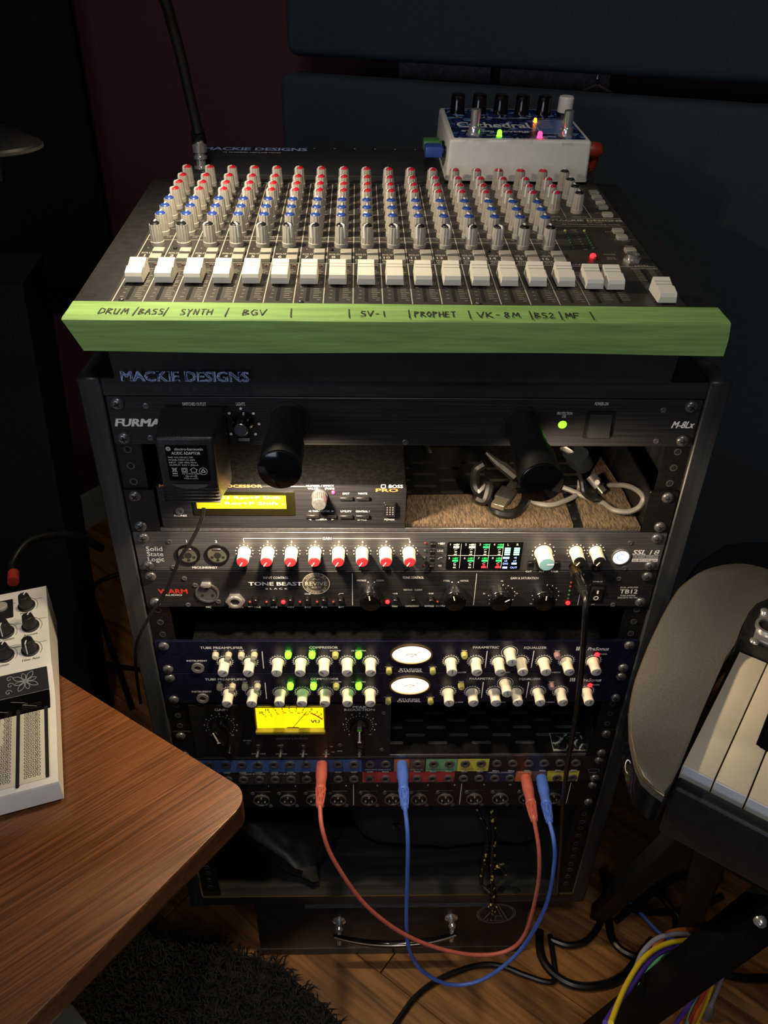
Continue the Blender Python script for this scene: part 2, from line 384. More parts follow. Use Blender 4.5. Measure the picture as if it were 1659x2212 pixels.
# wire and hook the lower panel hangs from, grey batten behind
gx = onwall(1290, 176, P0-NR*60, NR)
t = wthing('picture_hook', 'small metal hook with a brown wire spread in a V', 'hook', gx)
g = G(); g.tube([(0, 0, 9), (0, 0, 2), (0, -3, -2), (0, -5, 2)], 2.2, 8); g.box(-8, 8, 1, 3, 2, 16); part('hook', g, 'steel_dark', t)
mat('brown_wire', '#8a6a55', .7, noise=.2)
e1 = onwall(1225, 212, P0-NR*48, NR)-gx; e2 = onwall(1362, 224, P0-NR*48, NR)-gx
g = G(); g.tube([e1, (0, -3, -3), e2], 1.7, 6, 1); part('wire', g, 'brown_wire', t)
mat('grey_stone', '#777b7e', .8, noise=.5, nscale=(120, 120, 120))
b0 = (onwall(868, 150, W0, NR)-W0).dot(DR); zg0 = onwall(960, 172, W0, NR).z; zg1 = onwall(960, 138, W0, NR).z
solo('trim_1', wallbox(W0, DR, NR, b0, b0+150, zg0, zg1, 12, 12), 'grey_stone', kind='structure', smooth=False)
solo('trim_2', wallbox(W0, DR, NR, b0+165, b0+330, zg0-4, zg1, 12, 12), 'grey_stone', kind='structure', smooth=False)
solo('trim_3', wallbox(W0, DR, NR, b0+620, b0+900, zg0-4, zg1-4, 12, 12), 'grey_stone', kind='structure', smooth=False)
# left: dark panel across the corner, tall black cabinet, cymbal pad
q0 = onwall(203, 300, W0+NR*64, NR); q0.z = 0; DC = Vector((.90, .436, 0)).normalized(); NC = Vector((DC.y, -DC.x, 0))
sL = (q0-A0).dot(NL)/DC.dot(NL)-75; zb = onwall(110, 632, q0, NC).z
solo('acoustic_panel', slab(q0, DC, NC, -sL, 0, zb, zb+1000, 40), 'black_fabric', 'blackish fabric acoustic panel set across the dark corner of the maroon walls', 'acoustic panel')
e = on(157, 1287, y=330); e0 = on(43, 650, y=330)
lean = (e0.x-e.x)/(e0.z-e.z)
bc = thing('speaker_cabinet', 'tall black floor cabinet standing in the dark left of the rack', 'cabinet', (e.x+lean*(-ZF-e.z)-160, 500, -ZF), (0, 0, .12))
g = G(); hh = ZF+e0.z+15; g.add([(-140, -180, 18), (140, -180, 18), (140, -60, 18), (-140, -60, 18), (-140+lean*hh*.2, -180, hh), (140+lean*hh, -180, hh), (140+lean*hh, -60, hh), (-140+lean*hh*.2, -60, hh)], [(3, 2, 1, 0), (4, 5, 6, 7), (0, 1, 5, 4), (1, 2, 6, 5), (2, 3, 7, 6), (3, 0, 4, 7)])
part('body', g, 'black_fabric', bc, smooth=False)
g = G()
for sx in (-110, 110):
    for sy in (-155, -85): g.cyl(sx, sy, 22, 0, 18, 16)
part('feet', g, 'rubber_black', bc)
cp = on(-30, 290, y=120); ct = thing('cymbal_pad', 'black round cymbal pad with a grey rim on its stand', 'cymbal', (cp.x, cp.y, -ZF))
zt = cp.z+ZF; rad = (on(82, 292, y=120).x-cp.x)
g = G(); g.lathe([(rad*.3, zt+7), (rad*.42, zt+5), (rad*.97, zt-6), (rad, zt-9), (rad*.97, zt-11), (rad*.4, zt-1), (rad*.3, zt+1)], 48); part('pad', g, 'rubber_black', ct)
mat('grey_rim', '#2c2d2d', .5, noise=.1)
g = G(); g.ring(0, 0, rad*.985, rad*1.01, zt-10, zt-8, 48); part('rim', g, 'grey_rim', ct)
g = G(); g.lathe([(rad*.28, zt+1), (rad*.27, zt+9), (rad*.15, zt+16), (8, zt+18), (8, zt+26), (.1, zt+27)], 32); part('bell', g, 'satin_black', ct)
g = G(); g.tube([(0, 0, zt-8), (0, 0, zt-30), (-60, 10, zt-60), (-420, 60, zt-120)], 7, 10, 0); part('boom_arm', g, 'satin_black', ct)
g = G(); g.cyl(-420, 60, 11, 60, zt-100, 12); part('pole', g, 'satin_black', ct)
for k in range(3):
    a = 2*PI*k/3+.4; x_, y_ = -420+130*math.cos(a), 60+130*math.sin(a); g = G(); g.tube([(-420, 60, 260), (x_, y_, 12)], 7, 8, 0); g.cyl(x_, y_, 10, 0, 20, 10); part('leg', g, 'satin_black', ct)
# ------------------------------------------------------------------ the rack
rk = thing('equipment_rack', 'black stained wooden equipment rack full of studio gear', 'rack', (0, 0, -743))
Z = 743
for sx in (-1, 1):
    g = G(); g.box(sx*252-9, sx*252+9, -1, 400, 0, Z+16, 1.2, 1); part('side_panel', g, 'rack_wood', rk)
g = G(); g.box(-243, 243, 0, 400, Z, Z+16, .8, 1); part('top_board', g, 'rack_wood_x', rk)
g = G(); g.box(-243, 243, 0, 400, 0, 18, .8, 1); part('bottom_board', g, 'rack_wood_x', rk)
g = G(); g.box(-243, 243, 0, 1.2, 17.6, 18.6); part('edge_strip', g, 'gold_edge', rk, label='thin pale gold edge along the bottom board')  # thin gold-coloured strip on the board's upper front edge
g = G(); g.box(-243, 243, 386, 392, 18, Z); part('back_panel', g, 'satin_black', rk)
for sx in (-1, 1):
    g = G(); x0, x1 = sorted((sx*221, sx*242.8)); g.box(x0, x1, 3.2, 5.2, 19, Z-1); g.box(*sorted((sx*240.8, sx*242.8)), 5.2, 45, 19, Z-1)
    r = part('rail', g, 'black_metal', rk)
    g = G(); g2 = G()
    for k in range(16):
        for dz in (6.35, 22.2, 38.1):
            M = Matrix.Translation((sx*232.5, 3.2, Z-(U*k+dz))) @ RXM
            g.lathe([(2.5, -.5), (2.5, .25), (.02, .25)], 10, M); g2.ring(0, 0, 2.5, 3.3, 0, .35, 12, M)
    part('screw_holes', g, 'void', r, kind='stuff'); part('hole_threads', g2, 'steel_dark', r, kind='stuff')
# ------------------------------------------------------------------ unit 0: power conditioner
k = 0
d = dev('power_conditioner', 'black rack power conditioner with two pull-out lamp tubes and a power switch', 'power conditioner', k)
panel(d, 'brushed_dim'); chassis(d, 200)
ears(d)
smalls(d, spread(CK, [(368, 228), (392, 392)], 0, k)+spread(CL, [(1285, 237), (1250, 387), (35, 392)], 0, k))
pr = G()
def T(c, x, y, s, h, w=None, al='c', kk=None, **kw):
    u, v = pf(c, x, y, 0, k if kk is None else kk); pr.text(s, u, v, h, w, al, **kw)
T(CK, 615, 220, 'SWITCHED OUTLET', 2.9, 19, bold=.01); T(CK, 852, 220, 'LIGHTS', 2.9, 7.2, bold=.01)
T(CK, 209, 314, 'FURMAN', 6.8, 44, 'l', bold=.075, shear=.28); T(CL, 1378, 308, 'M-8Lx', 6.2, 18, bold=.045, shear=.25)
T(CL, 806, 253, 'PROTECTION', 2.6, 12.5, bold=.01, shear=.15); T(CL, 803, 268, 'OK', 2.6, 3.4, bold=.01, shear=.15); T(CL, 985, 207, 'POWER-ON', 2.9, 11, bold=.01, shear=.1)
for a, b in [(853, 243), (918, 268), (947, 322), (929, 374), (804, 373), (794, 267)]: pr.dot(*pf(CK, a, b, 0, k), 1.2)
u, v = pf(CK, 870, 402, 0, k); pr.rect(u-4.6, u+4.6, v-1.3, v+1.3, .1)
part('printed_lettering', pr, 'print_white', d, smooth=False)
pr = G(); pr.text('DIMMER', u, v, 1.5, 8, z=.2); part('dimmer_legend', pr, 'print_black', d, smooth=False)
u, v = pf(CK, 866, 300, 0, k)
kn = part('dimmer_knob', knobmesh('dimmer_knob', [(8.6, 0), (8.6, 1.5), (6.9, 3), (6.5, 15), (6.0, 15.6)], 'gloss_black', 40, 20, .3, (3, 15)), None, d, (u, v-1, 0))
mat('spun_metal', '#cfcfcf', .22, 1, bump=.3, nscale=(4, 4, 4)); part('knob_face', knobmesh('knob_face', [(5.6, 0), (5.6, .5), (5.3, .8), (.01, .8)], 'spun_metal'), None, kn, (0, 0, 15.4))
u, v = pf(CL, 795, 306, 0, k); led(d, u, v, 3.6, 'led_green', 1.5)
g = G(); g.ring(u, v, 3.6, 4.3, 0, .8); part('light_bezel', g, 'satin_black', d)
u, v = pf(CL, 972, 308, 0, k); g = G(); g.rrect(u, v, 24, 25, 1.2, 0, 1.2, .4, 1); sw = part('power_switch', g, 'black_metal', d)
mat('switch_grey', '#26272a', .4, noise=.1); g = G()
g.add([(u-9, v-10, 1.2), (u+9, v-10, 1.2), (u+9, v+10, 1.2), (u-9, v+10, 1.2), (u-9, v-10, 4.8), (u+9, v-10, 4.8), (u+9, v+10, 2), (u-9, v+10, 2)], [(4, 5, 6, 7), (0, 1, 5, 4), (1, 2, 6, 5), (2, 3, 7, 6), (3, 0, 4, 7)]); part('rocker', g, 'switch_grey', sw, smooth=False)
# lamp tubes: shaft, hood open underneath with a lamp in it, end cap
mat('bulb_glow', '#ffd9a0', .4, emit='#ffc878', es=12, noise=.05)
def lamptube(u, v, L, open_a, power, tgt):
    g = G(); g.ring(u, v, 14.2, 17.5, 0, 1.6, 36); g.lathe([(14, 0), (14, L-36), (13.6, L-35), (13.6, L-34)], 36, Matrix.Translation((u, v, 0)))
    t = part('lamp_tube', g, 'satin_black', d)
    g = G(); n = 32; half = .85
    vs = []; fs = []
    for r, z in ((16, L-37), (16, L), (15, L), (15, L-37)):
        for i in range(n+1):
            a = open_a+half+(2*PI-2*half)*i/n; vs.append((u+r*math.cos(a), v+r*math.sin(a), z))
    m_ = n+1
    for j in range(4):
        for i in range(n): fs.append((j*m_+i, j*m_+i+1, ((j+1) % 4)*m_+i+1, ((j+1) % 4)*m_+i))
    fs += [(0, m_, 2*m_, 3*m_), (n, 3*m_+n, 2*m_+n, m_+n)]; g.add(vs, fs); part('lamp_hood', g, 'satin_black', t)
    g = G(); g.lathe([(16, L-2.5), (16.4, L-1.8), (16.4, L-.6), (15.6, L), (.02, L+.1)], 40, Matrix.Translation((u, v, 0))); part('end_cap', g, 'gloss_black', t)
    g = G(); g.lathe([(3, L-32), (3, L-8), (1.5, L-6), (.02, L-6)], 14, Matrix.Translation((u, v, 0))); part('lamp_bulb', g, 'bulb_glow', t)
    pos = (u+12*math.cos(open_a), -(L-19), v+12*math.sin(open_a))
    light('rack_lamp', 'SPOT', pos, tgt, power, (1, .78, .50), .009, spot=2.5, blend=.6)
u1, v1 = pf(CPX, 622, 908, 0, 0); u2, v2 = pf(CPX, 1128, 918, 0, 0)
lamptube(u1, v1, 78, -PI/2, 5.0, (-70, -20, -175)); lamptube(u2, v2, 90, -PI/2+.5, 1.7, (150, 10, -175))
# plug-in power adapter with its thin cord
ap = wthing('power_adapter', 'black plug-in power adapter with white printed label in the conditioner outlet', 'power adapter', (-172, -3.4, -73))
mat('adapter_black', '#1a1a1b', .4, noise=.4, nscale=(700, 700, 700), bump=.25)
g = G(); z0, z1 = 0, 63; fr = [(-22.5, 12), (22.5, 12), (22.5, 61), (-22.5, 61)]
bm = bmesh.new()
F_ = [bm.verts.new((x, -43, z)) for x, z in ((-21.5, 2), (21.5, 2), (22.6, 61.5), (-22.6, 61.5))]; B_ = [bm.verts.new((x, -8, z)) for x, z in ((-25.5, -3), (25.5, -3), (25.5, 66), (-25.5, 66))]; K_ = [bm.verts.new((x, 0, z)) for x, z in ((-25.5, -3), (25.5, -3), (25.5, 66), (-25.5, 66))]
bm.faces.new(F_); bm.faces.new(K_[::-1])
for a, b in ((F_, B_), (B_, K_)):
    for i in range(4): bm.faces.new((a[i], b[i], b[(i+1) % 4], a[(i+1) % 4]))
bmesh.ops.recalc_face_normals(bm, faces=bm.faces); bmesh.ops.bevel(bm, geom=bm.edges[:], offset=2.6, segments=3, profile=.5, affect='EDGES'); g.bm(bm)
body = part('housing', g, 'adapter_black', ap)
g = G()
for i in range(5): g.box(-22.4+.1*i, 22.4-.1*i, -43.7+i*.1, -4, 2.2+3*i, 3.7+3*i, .6, 1)
part('grip_ribs', g, 'adapter_black', body)
g = G(); g.add([(-15, -43.9, 20), (16, -43.9, 20), (11, -43.9, 17), (5, -43.9, 15.6), (-3, -43.9, 15.6), (-9, -43.9, 17)], [(0, 5, 4, 3, 2, 1)]); mat('adapter_grey', '#4c4c4e', .5, noise=.2); part('thumb_pad', g, 'adapter_grey', body, smooth=False)
lab = G(); lab.box(-15.5, 16.5, -43.3, -42.85, 23, 55); lb = part('label_plate', lab, 'gloss_black', body, smooth=False)
pr = G(); MM = Matrix.Translation((0, -43.35, 0)) @ RXM
def LT(s, x, z, h, w=None, al='c', **kw): pr.text(s, x, z, h, w, al, M=MM, z=.05, **kw)
LT('electro-harmonix', 2.6, 51.6, 2.3, 22, bold=.02); LT('AC/DC ADAPTOR', 0, 47.9, 2.4, 22, bold=.03)
for i, s in enumerate(('PART NO.:US9.6DC-200', 'MODEL:YXDC-41-1003', 'INPUT : 120V~60Hz 50mA', 'OUTPUT: 9.6V = 200mA')): LT(s, -14, 44.2-2.3*i, 1.35, 19+i*1.2, 'l', bold=.01)
LT('ITE POWER SUPPLY', 2.5, 29.4, 1.2, 15); LT('MADE IN CHINA', 1.5, 25, 1.1, 11); LT('RoHS', -10.5, 27.6, 1.1, 4)
q = G(); q.oring(-13, 51.8, 1.6, 1.6, .5); q.oring(-13, 51.8, .8, .8, .4, n=12); q.oring(11.6, 31.8, 3.1, 3.1, .35); q.pline([(9.9, 30.9), (11.6, 33.7), (13.3, 30.9)], .6, closed=True)
q.pline([(-4.8, 30.9), (-.8, 30.9), (-.8, 34.6), (-4.8, 34.6)], .4, closed=True); q.pline([(-3.9, 31.7), (-1.7, 31.7), (-1.7, 33.8), (-3.9, 33.8)], .35, closed=True)
q.pline([(2.4, 30.9), (6.4, 30.9), (6.4, 33), (7.3, 33), (4.4, 35), (1.5, 33), (2.4, 33)], .4, closed=True); q.line(-12.6, 31, -8.4, 35, .4); q.line(-8.4, 31, -12.6, 35, .4); q.pline([(-12, 34.4), (-11.4, 31.4), (-9.6, 31.4), (-9, 34.4)], .35, closed=True); q.rect(-12.4, -8.6, 29.2, 30)
q.oring(-1.6, 27.2, .8, .8, .3, n=12); q.oring(5.4, 27.2, .8, .8, .3, n=12); q.line(-.8, 27.2, 4.6, 27.2, .3); q.dot(1.9, 27.2, .5)
pr.add(q.v, q.f, MM); part('printed_lettering', pr, 'print_white', lb, smooth=False)
cord = [on(440, 1098, y=-22), on(433, 1130, y=-22), on(408, 1178, y=-24), on(390, 1204, y=-24), on(357, 1280, y=-22), on(330, 1320, y=-22), on(303, 1368, y=-18), on(293, 1402, y=-6), on(294, 1450, y=10), on(304, 1520, y=24)]
b_ = (-172, -3.4, -73)
for off in (-.75, .75):
    g = G(); g.tube([(p[0]+off, p[1], p[2]) for p in rel(cord, b_)], .95, 8, 5); part('cord', g, 'rubber_black', ap)
# ------------------------------------------------------------------ unit 2: shelf with half-rack effects unit
def shelf(name, label, kk, slots, depth=300):
    s = dev(name, label, 'rack shelf', kk)
    for sx in (-1, 1):
        g = G(); x0, x1 = sorted((sx*216, sx*241.5)); g.rrect((x0+x1)/2, -U/2, x1-x0, U-.8, 1, -2.2, 0, .4, 1); e_ = part('ear', g, 'black_metal', s)
        g = G(); g.box(*sorted((sx*216, sx*218)), -U+1, -1, -depth, -2.2); part('side_wall', g, 'black_metal', s)
    ears(s)
    g = G(); g.box(-216, 216, -U+.6, -U+2.6, -depth, -.6); tr = part('tray', g, 'black_metal', s)
    g = G(); g.box(-216, 216, -U+.4, -U+4.4, -1.4, .2, .5, 1); part('front_lip', g, 'steel_dark', s)
    g = G()
    for r in range(slots):
        for c in range(-4, 5): g.rrect(c*50+(25 if r % 2 else 0), -18-r*11, 22, 4.2, 2, -.15, 0, M=Matrix.Translation((0, -U+2.6, 0)) @ Matrix.Rotation(PI/2, 4, 'X'))
    M2 = None
    return s, g
sh, g = shelf('rack_shelf', 'black vented rack shelf holding the effects unit and carpet pads', 2, 10)
part('vent_slots', G().add([(a, b, c) for a, b, c in g.v], g.f), 'void', sh, kind='stuff', smooth=False)
k = 2; ZT = -U*3+2.7   # top of the tray in rack mm
bx = wthing('effects_unit', 'black half-rack effects processor with a yellow lit display', 'effects unit', (-105.5, 0, ZT))
W = 216; H_ = 46
g = G(); g.box(-W/2, W/2, 3, 250, 1, H_-1.5, .8, 1); part('case', g, 'black_metal', bx, smooth=False)
g = G(); g.box(-W/2, W/2, 0, 3, .4, H_, .6, 1); part('front_panel', g, 'brushed_dim', bx)
fp = part('face', G().box(-.1, .1, .2, .3, .2, .3), 'void', bx); fp.rotation_euler = (PI/2, 0, 0)   # origin marker for the front face frame
bpy.data.objects.remove(fp)
def bxp(x, y, c=CK, w=0):
    p = on(*c(x, y), y=-w); return p.x+105.5, p.z-ZT
pr = G(); org = G()
def BT(g_, c, x, y, s, h, w=None, al='c', **kw):
    a, b = bxp(x, y, c); g_.text(s, a, b, h, w, al, M=RXM, **kw)
BT(pr, CK, 1260, 638, 'NUMBER / EFFECT', 1.7, 24, bold=.02); BT(pr, CK, 1222, 652, 'VALUE', 1.7, 9, bold=.02); BT(pr, CK, 1308, 652, '(PUSH)', 1.7, 8, bold=.02)
for x, y, s, w_ in [(1393, 678, 'EXIT', 6), (1477, 678, 'WRITE', 8), (1393, 769, 'UTILITY', 9.5), (1477, 769, 'CONTROL 1', 12), (1475, 811, 'SPACE', 8), (1615, 811, 'POWER', 9), (1266, 768, 'PARAMETER', 15), (1266, 810, 'CURSOR', 10), (545, 791, 'PHONES', 11)]: BT(pr, CK, x, y, s, 1.8, w_, bold=.02)
BT(pr, CK, 1612, 641, 'BOSS', 3.2, 12, 'l', bold=.05); BT(org, CK, 1602, 661, 'PRO', 3.2, 19, bold=.04); BT(org, CK, 962, 640, 'MULTI EFFECTS PROCESSOR', 2.8, 88, 'r', bold=.04)
a, b = bxp(1588, 641); pr.add(*(lambda q: (q.v, q.f))(G().pline([(a-2.5, b-1.6), (a+1, b-1.6), (a+1, b+1.6), (a-2.5, b+1.6)], .6, closed=True)), RXM)
for sx, x in ((1, 1325), (-1, 1207)):
    for y in (768, 810):
        a, b = bxp(x, y); pr.add([(a-sx*1.2, b-1, .12), (a-sx*1.2, b+1, .12), (a+sx*1.2, b, .12)], [(0, 1, 2) if sx < 0 else (0, 2, 1)], RXM)
part('printed_lettering', pr, 'print_white', bx, smooth=False); mat('print_orange', '#e08a4a', .5, noise=.05); part('orange_lettering', org, 'print_orange', bx, smooth=False)
a0, b1 = bxp(740, 668); a1, b0 = bxp(1135, 785); a0 = -78
mat('display_glass', '#141206', .2, noise=.1)
g = G(); g.rrect((a0+a1)/2, (b0+b1)/2, a1-a0, b1-b0, 1, 0, 1.2, .4, 1, M=RXM); dsp = part('display_window', g, 'display_glass', bx)
mat('lcd_yellow', '#a89a10', .5, emit='#b0a410', es=.25, noise=.1, nscale=(300, 300, 300)); mat('lcd_char', '#fbff9a', .5, emit='#f6ff80', es=1.1, noise=.02)
c1, d0 = bxp(1088, 752); _, d1 = bxp(1088, 684); g = G(); g.rect(a0+3, c1, d0, d1, 1.3); g.v = [tuple(RXM @ Vector(p)) for p in g.v]; part('lcd_screen', g, 'lcd_yellow', dsp, smooth=False)
g = G(); a, b = bxp(1058, 695); g.text('F003 Rev+P Shift', a, b, 3.1, 60, 'r', M=RXM, z=1.45, bold=.02); a, b = bxp(1078, 724); g.text('- Rev+P Shift -', a, b, 3.1, 58, 'r', M=RXM, z=1.45, bold=.02); part('lcd_text', g, 'lcd_char', dsp, smooth=False)
a, b = bxp(1258, 690); kp = RXM.to_euler()
kn = part('value_knob', knobmesh('value_knob', [(7.2, 0), (7.2, 2), (6.6, 3), (6.4, 13), (5.6, 14), (.01, 14)], 'steel_dark', 48, 24, .45, (3, 13)), None, bx, (a, 0, b), kp)
a, b = bxp(1327, 671); part('indicator_light', knobmesh('indicator_light', [(1.6, 0), (1.5, 1), (.8, 1.6), (.01, 1.7)], 'led_pink', 12), None, bx, (a, 0, b), kp)
for x, y in [(1393, 700), (1477, 700), (1393, 792), (1477, 792), (1222, 790), (1310, 790)]:
    a, b = bxp(x, y); g = G(); g.box(-6, 6, -1.6, 1.6, 0, 2.4, .5, 1); part('push_button', g, 'satin_black', bx, (a, 0, b), kp)
a, b = bxp(1617, 758); g = G(); g.rrect(0, 0, 11, 15, 1, 0, 1, .3, 1); g.rrect(0, 0, 9, 13, .6, 1, 3, .5, 1); ps = part('power_button', g, 'satin_black', bx, (a, 0, b), kp)
g = G()
for i in range(3):
    for j in range(4): g.dot(-2.5+2.5*i, -3.6+2.4*j, .65, 3.05, 6)
part('button_dots', g, 'print_dim', ps, smooth=False)
a, b = bxp(541, 766); g = G(); g.ring(0, 0, 1.9, 3.6, 0, 1.5); g.lathe([(1.9, .1), (.01, .1)], 14, cap0=False); part('phones_jack', g, 'steel_dark', bx, (a, 0, b), kp)
# carpet pads on the shelf
mat('carpet', '#2c241c', .95, noise=1, nscale=(900, 170, 300), bump=1, bscale=(900, 200, 500), col2='#66543f')
def pad(name, pts, label):
    g = G(); g.prism([(p.x, p.y) for p in pts], ZT+.1, ZT+5, .8, 2); return solo(name, g, 'carpet', label, 'carpet pad')
zc = ZT+5
pad('carpet_pad', [on(*CN(20, 775), z=zc), on(*CN(1700, 795), z=zc), on(*CN(1590, 480), z=zc), on(*CN(45, 500), z=zc)], 'long ribbed brown carpet offcut lying on the shelf beside the effects unit')
pad('carpet_pad', [on(*CO(700, 850), z=zc), on(*CO(1290, 862), z=zc), on(*CO(1110, 500), z=zc), on(*CO(870, 120), z=zc), on(*CO(610, 560), z=zc)], 'small brown carpet offcut on the shelf under the grey cable')
# things lying on the shelf
yb = 150
psu = wthing('power_supply', 'black box power supply with ribbed cable at the back of the shelf', 'power supply', (55, yb+60, ZT))
x0 = on(*CN(30, 400), y=yb).x-55; x1 = on(*CN(690, 400), y=yb).x-55
g = G(); g.box(x0, x1, -60, 60, 0, 52, 2, 2); g.box(x0+2, x1-2, -61, -59, 26, 27.5); g.box(x0+2, x1-2, -61, -59, 36, 37.5); part('housing', g, 'satin_black', psu)
pp = on(*CN(345, 270), y=yb-4); g = G()
for i in range(4): g.box(pp.x-55-8+i*.4, pp.x-55+8-i*.4, -75, -60, pp.z-ZT+i*4, pp.z-ZT+i*4+2.6, .6, 1)
part('plug', g, 'rubber_black', psu)
q1 = on(*CN(330, 190), y=yb-12); q2 = on(*CN(245, 30), y=yb-6); g = G(); g.tube(rel([(pp.x, yb-10, pp.z+8), q1, q2, (q2.x-8, yb+40, q2.z+14)], (55, yb+60, ZT)), 3.6, 8); part('cable', g, 'rubber_black', psu)
mat('cable_black', '#0b0b0c', .32, noise=.3, nscale=(100, 100, 100))
uc = wthing('power_cable', 'thick black cable looped on the shelf with a flat metal-tipped plug', 'cable', (120, 60, ZT+5))
def zpl(c, pts, z): return [on(*c(a, b), z=z) for a, b in pts]
B2 = (120, 60, ZT+5)
g = G(); g.tube(rel([on(*CN(820, 190), z=ZT+34), on(*CN(730, 260), z=ZT+26), on(*CN(720, 420), z=ZT+16), on(*CN(770, 470), z=ZT+13), on(*CN(860, 400), z=ZT+22), on(*CN(820, 560), z=ZT+10), on(*CN(740, 540), z=ZT+10)], B2), 4.5, 8, 5); part('loop', g, 'cable_black', uc)
g = G(); g.tube(rel(zpl(CN, [(880, 420), (870, 520), (900, 620), (970, 680), (1080, 690), (1170, 650), (1230, 550), (1240, 470)], ZT+10), B2), 4.3, 8, 5); part('cable', g, 'cable_black', uc)
pa, pb, pc = (Vector(p) for p in rel([on(*CN(1085, 420), z=ZT+18), on(*CN(985, 560), z=ZT+17), on(*CN(950, 625), z=ZT+16)], B2))
def orient(a, b):
    y = (b-a).normalized(); x = y.cross(Vector((0, 0, 1))).normalized(); z = x.cross(y); M = Matrix.Identity(4)
    for i in range(3): M[i][0] = x[i]; M[i][1] = y[i]; M[i][2] = z[i]; M[i][3] = a[i]
    return M
M = orient(pa, pb); L = (pb-pa).length; g = G(); g.box(-8, 8, 6, L, -4, 4, 2, 2, M); g.box(-4, 4, -6, 6, -3, 3, 1.5, 2, M); pg = part('plug', g, 'adapter_black', uc)
mat('plug_metal', '#b8ae96', .3, .9, noise=.1); g = G(); g.box(-6, 6, L, L+11, -2.4, 2.4, .3, 1, M); part('plug_tip', g, 'plug_metal', pg)
g = G(); g.tube(rel([on(*CN(830, 80), z=ZT+44), on(*CN(940, 180), z=ZT+36), on(*CN(1000, 220), z=ZT+32), on(*CN(1120, 320), z=ZT+24)], B2), 4, 8, 4, rs=[1.6, 4, 5.4, 5]); part('strain_relief', g, 'rubber_black', uc)
gc = wthing('usb_cable', 'grey cable curled on the carpet offcut with a small oval plug', 'cable', (190, 40, ZT+5)); B3 = (190, 40, ZT+5)
mat('cable_grey', '#64615d', .45, noise=.15, nscale=(100, 100, 100))
g = G(); g.tube(rel(zpl(CO, [(110, 530), (160, 610), (330, 640), (480, 600), (600, 540), (640, 470)], ZT+8)+[on(*CO(650, 380), z=ZT+16)], B3), 2.5, 8, 5); part('cable', g, 'cable_grey', gc)
g = G(); g.tube(rel(zpl(CO, [(400, 430), (540, 480), (700, 550), (820, 590), (900, 620)], ZT+9)+[on(*CO(a, b), y=c) for a, b, c in ((1000, 690, 14), (1150, 710, 9), (1270, 660, 8), (1315, 560, 10), (1230, 470, 26), (1100, 430, 46), (900, 430, 66))]+[on(*CO(830, 400), z=ZT+24)], B3), 2.5, 8, 5); part('cable', g, 'cable_grey', gc)
pa, pb = (Vector(p) for p in rel([on(*CO(760, 330), z=ZT+22), on(*CO(850, 440), z=ZT+15)], B3)); M = orient(pa, pb); L = (pb-pa).length
g = G(); g.rrect(0, 0, 12, 7, 3.4, 0, L, 0, M=M @ Matrix.Rotation(-PI/2, 4, 'X')); pg = part('plug', g, 'adapter_grey', gc)
g = G(); g.rrect(0, 0, 8.4, 3, 1.4, L, L+7, 0, M=M @ Matrix.Rotation(-PI/2, 4, 'X')); part('plug_tip', g, 'plug_metal', pg)
bc_ = wthing('cable_bundle', 'black cables bundled with a hook-and-loop strap at the back of the shelf', 'cable', (195, 110, ZT+5)); B4 = (195, 110, ZT+5)
for i in range(6):
    o_ = i*16-40; h = ZT+30-3*i
    g = G(); g.tube(rel([on(*CO(470+o_*.7, 30), z=ZT+48), on(*CO(600+o_, 130), z=ZT+40), on(*CO(660+o_, 230), z=h), on(*CO(700+o_, 380), z=h-8), on(*CO(740+o_*1.2, 520), z=ZT+13), on(*CO(830+o_*.6, 590), z=ZT+13)], B4), 2.4, 7, 4); part('cable', g, 'cable_black', bc_)
p1, p2 = (Vector(p) for p in rel([on(*CO(600, 90), z=ZT+46), on(*CO(660, 200), z=ZT+32)], B4)); M = orient(p1, p2); L = (p2-p1).length
g = G(); g.rrect(0, 0, 26, 18, 7, 0, L, 1, M=M @ Matrix.Rotation(-PI/2, 4, 'X')); part('strap', g, 'black_fabric', bc_)
# ------------------------------------------------------------------ unit 3: audio interface
def pointer(name, L0, L1, wd, z, m): g = G(); g.box(-wd/2, wd/2, L0, L1, z-.3, z+.15); return mesh(g, name, m, False)
mat('knob_red', '#c2313b', .4, noise=.05); mat('knob_teal', '#7fb0bd', .4, noise=.05); mat('knob_black', '#17181a', .35, noise=.1)
def topknob(p, name, x, y, body, face, ptr, h, ang, label=None):
    o = part(name, body, None, p, (x, y, 0), label=label); part('knob_face', face, None, o, (0, 0, h)); part('pointer', ptr, None, o, (0, 0, h), (0, 0, ang)); return o
k = 3
d = dev('audio_interface', 'black rack audio interface with eight red-tipped cream gain knobs and a level display', 'audio interface', k)
panel(d, 'brushed_black'); chassis(d, 230); ears(d)
smalls(d, spread(CA, [(237, 110), (262, 262)], 0, k)+spread(CB, [(1387, 118), (1352, 268)], 0, k))
pr = G()
for i, s in enumerate(('Solid', 'State', 'Logic')): T(CA, 98+6*i, 153+31*i, s, 5.0, 14.5, 'l', bold=.012)
T(CA, 340, 108, '1', 2.6, bold=.04); T(CA, 517, 110, '2', 2.6, bold=.04); T(CA, 450, 265, 'MIC/LINE/INST', 2.4, 23, bold=.04)
gk = []
for i in range(8):
    x = -143.4+21.43*i; gk.append(x); pr.text(str(i+1), x+.4, -11.0, 2.4, bold=.04)
    for j in range(11):
        a = math.radians(225-27*j); pr.dot(x+7.8*math.cos(a), -22.2+7.8*math.sin(a), .62, n=8)
pr.line(gk[0], -7.2, -73, -7.2, .6); pr.line(-63, -7.2, gk[7], -7.2, .6); pr.line(gk[0]+.3, -7.2, gk[0]+.3, -9.2, .6); pr.line(gk[7]-.3, -7.2, gk[7]-.3, -9.2, .6); pr.text('GAIN', -68, -7.2, 2.6, 8, bold=.04)
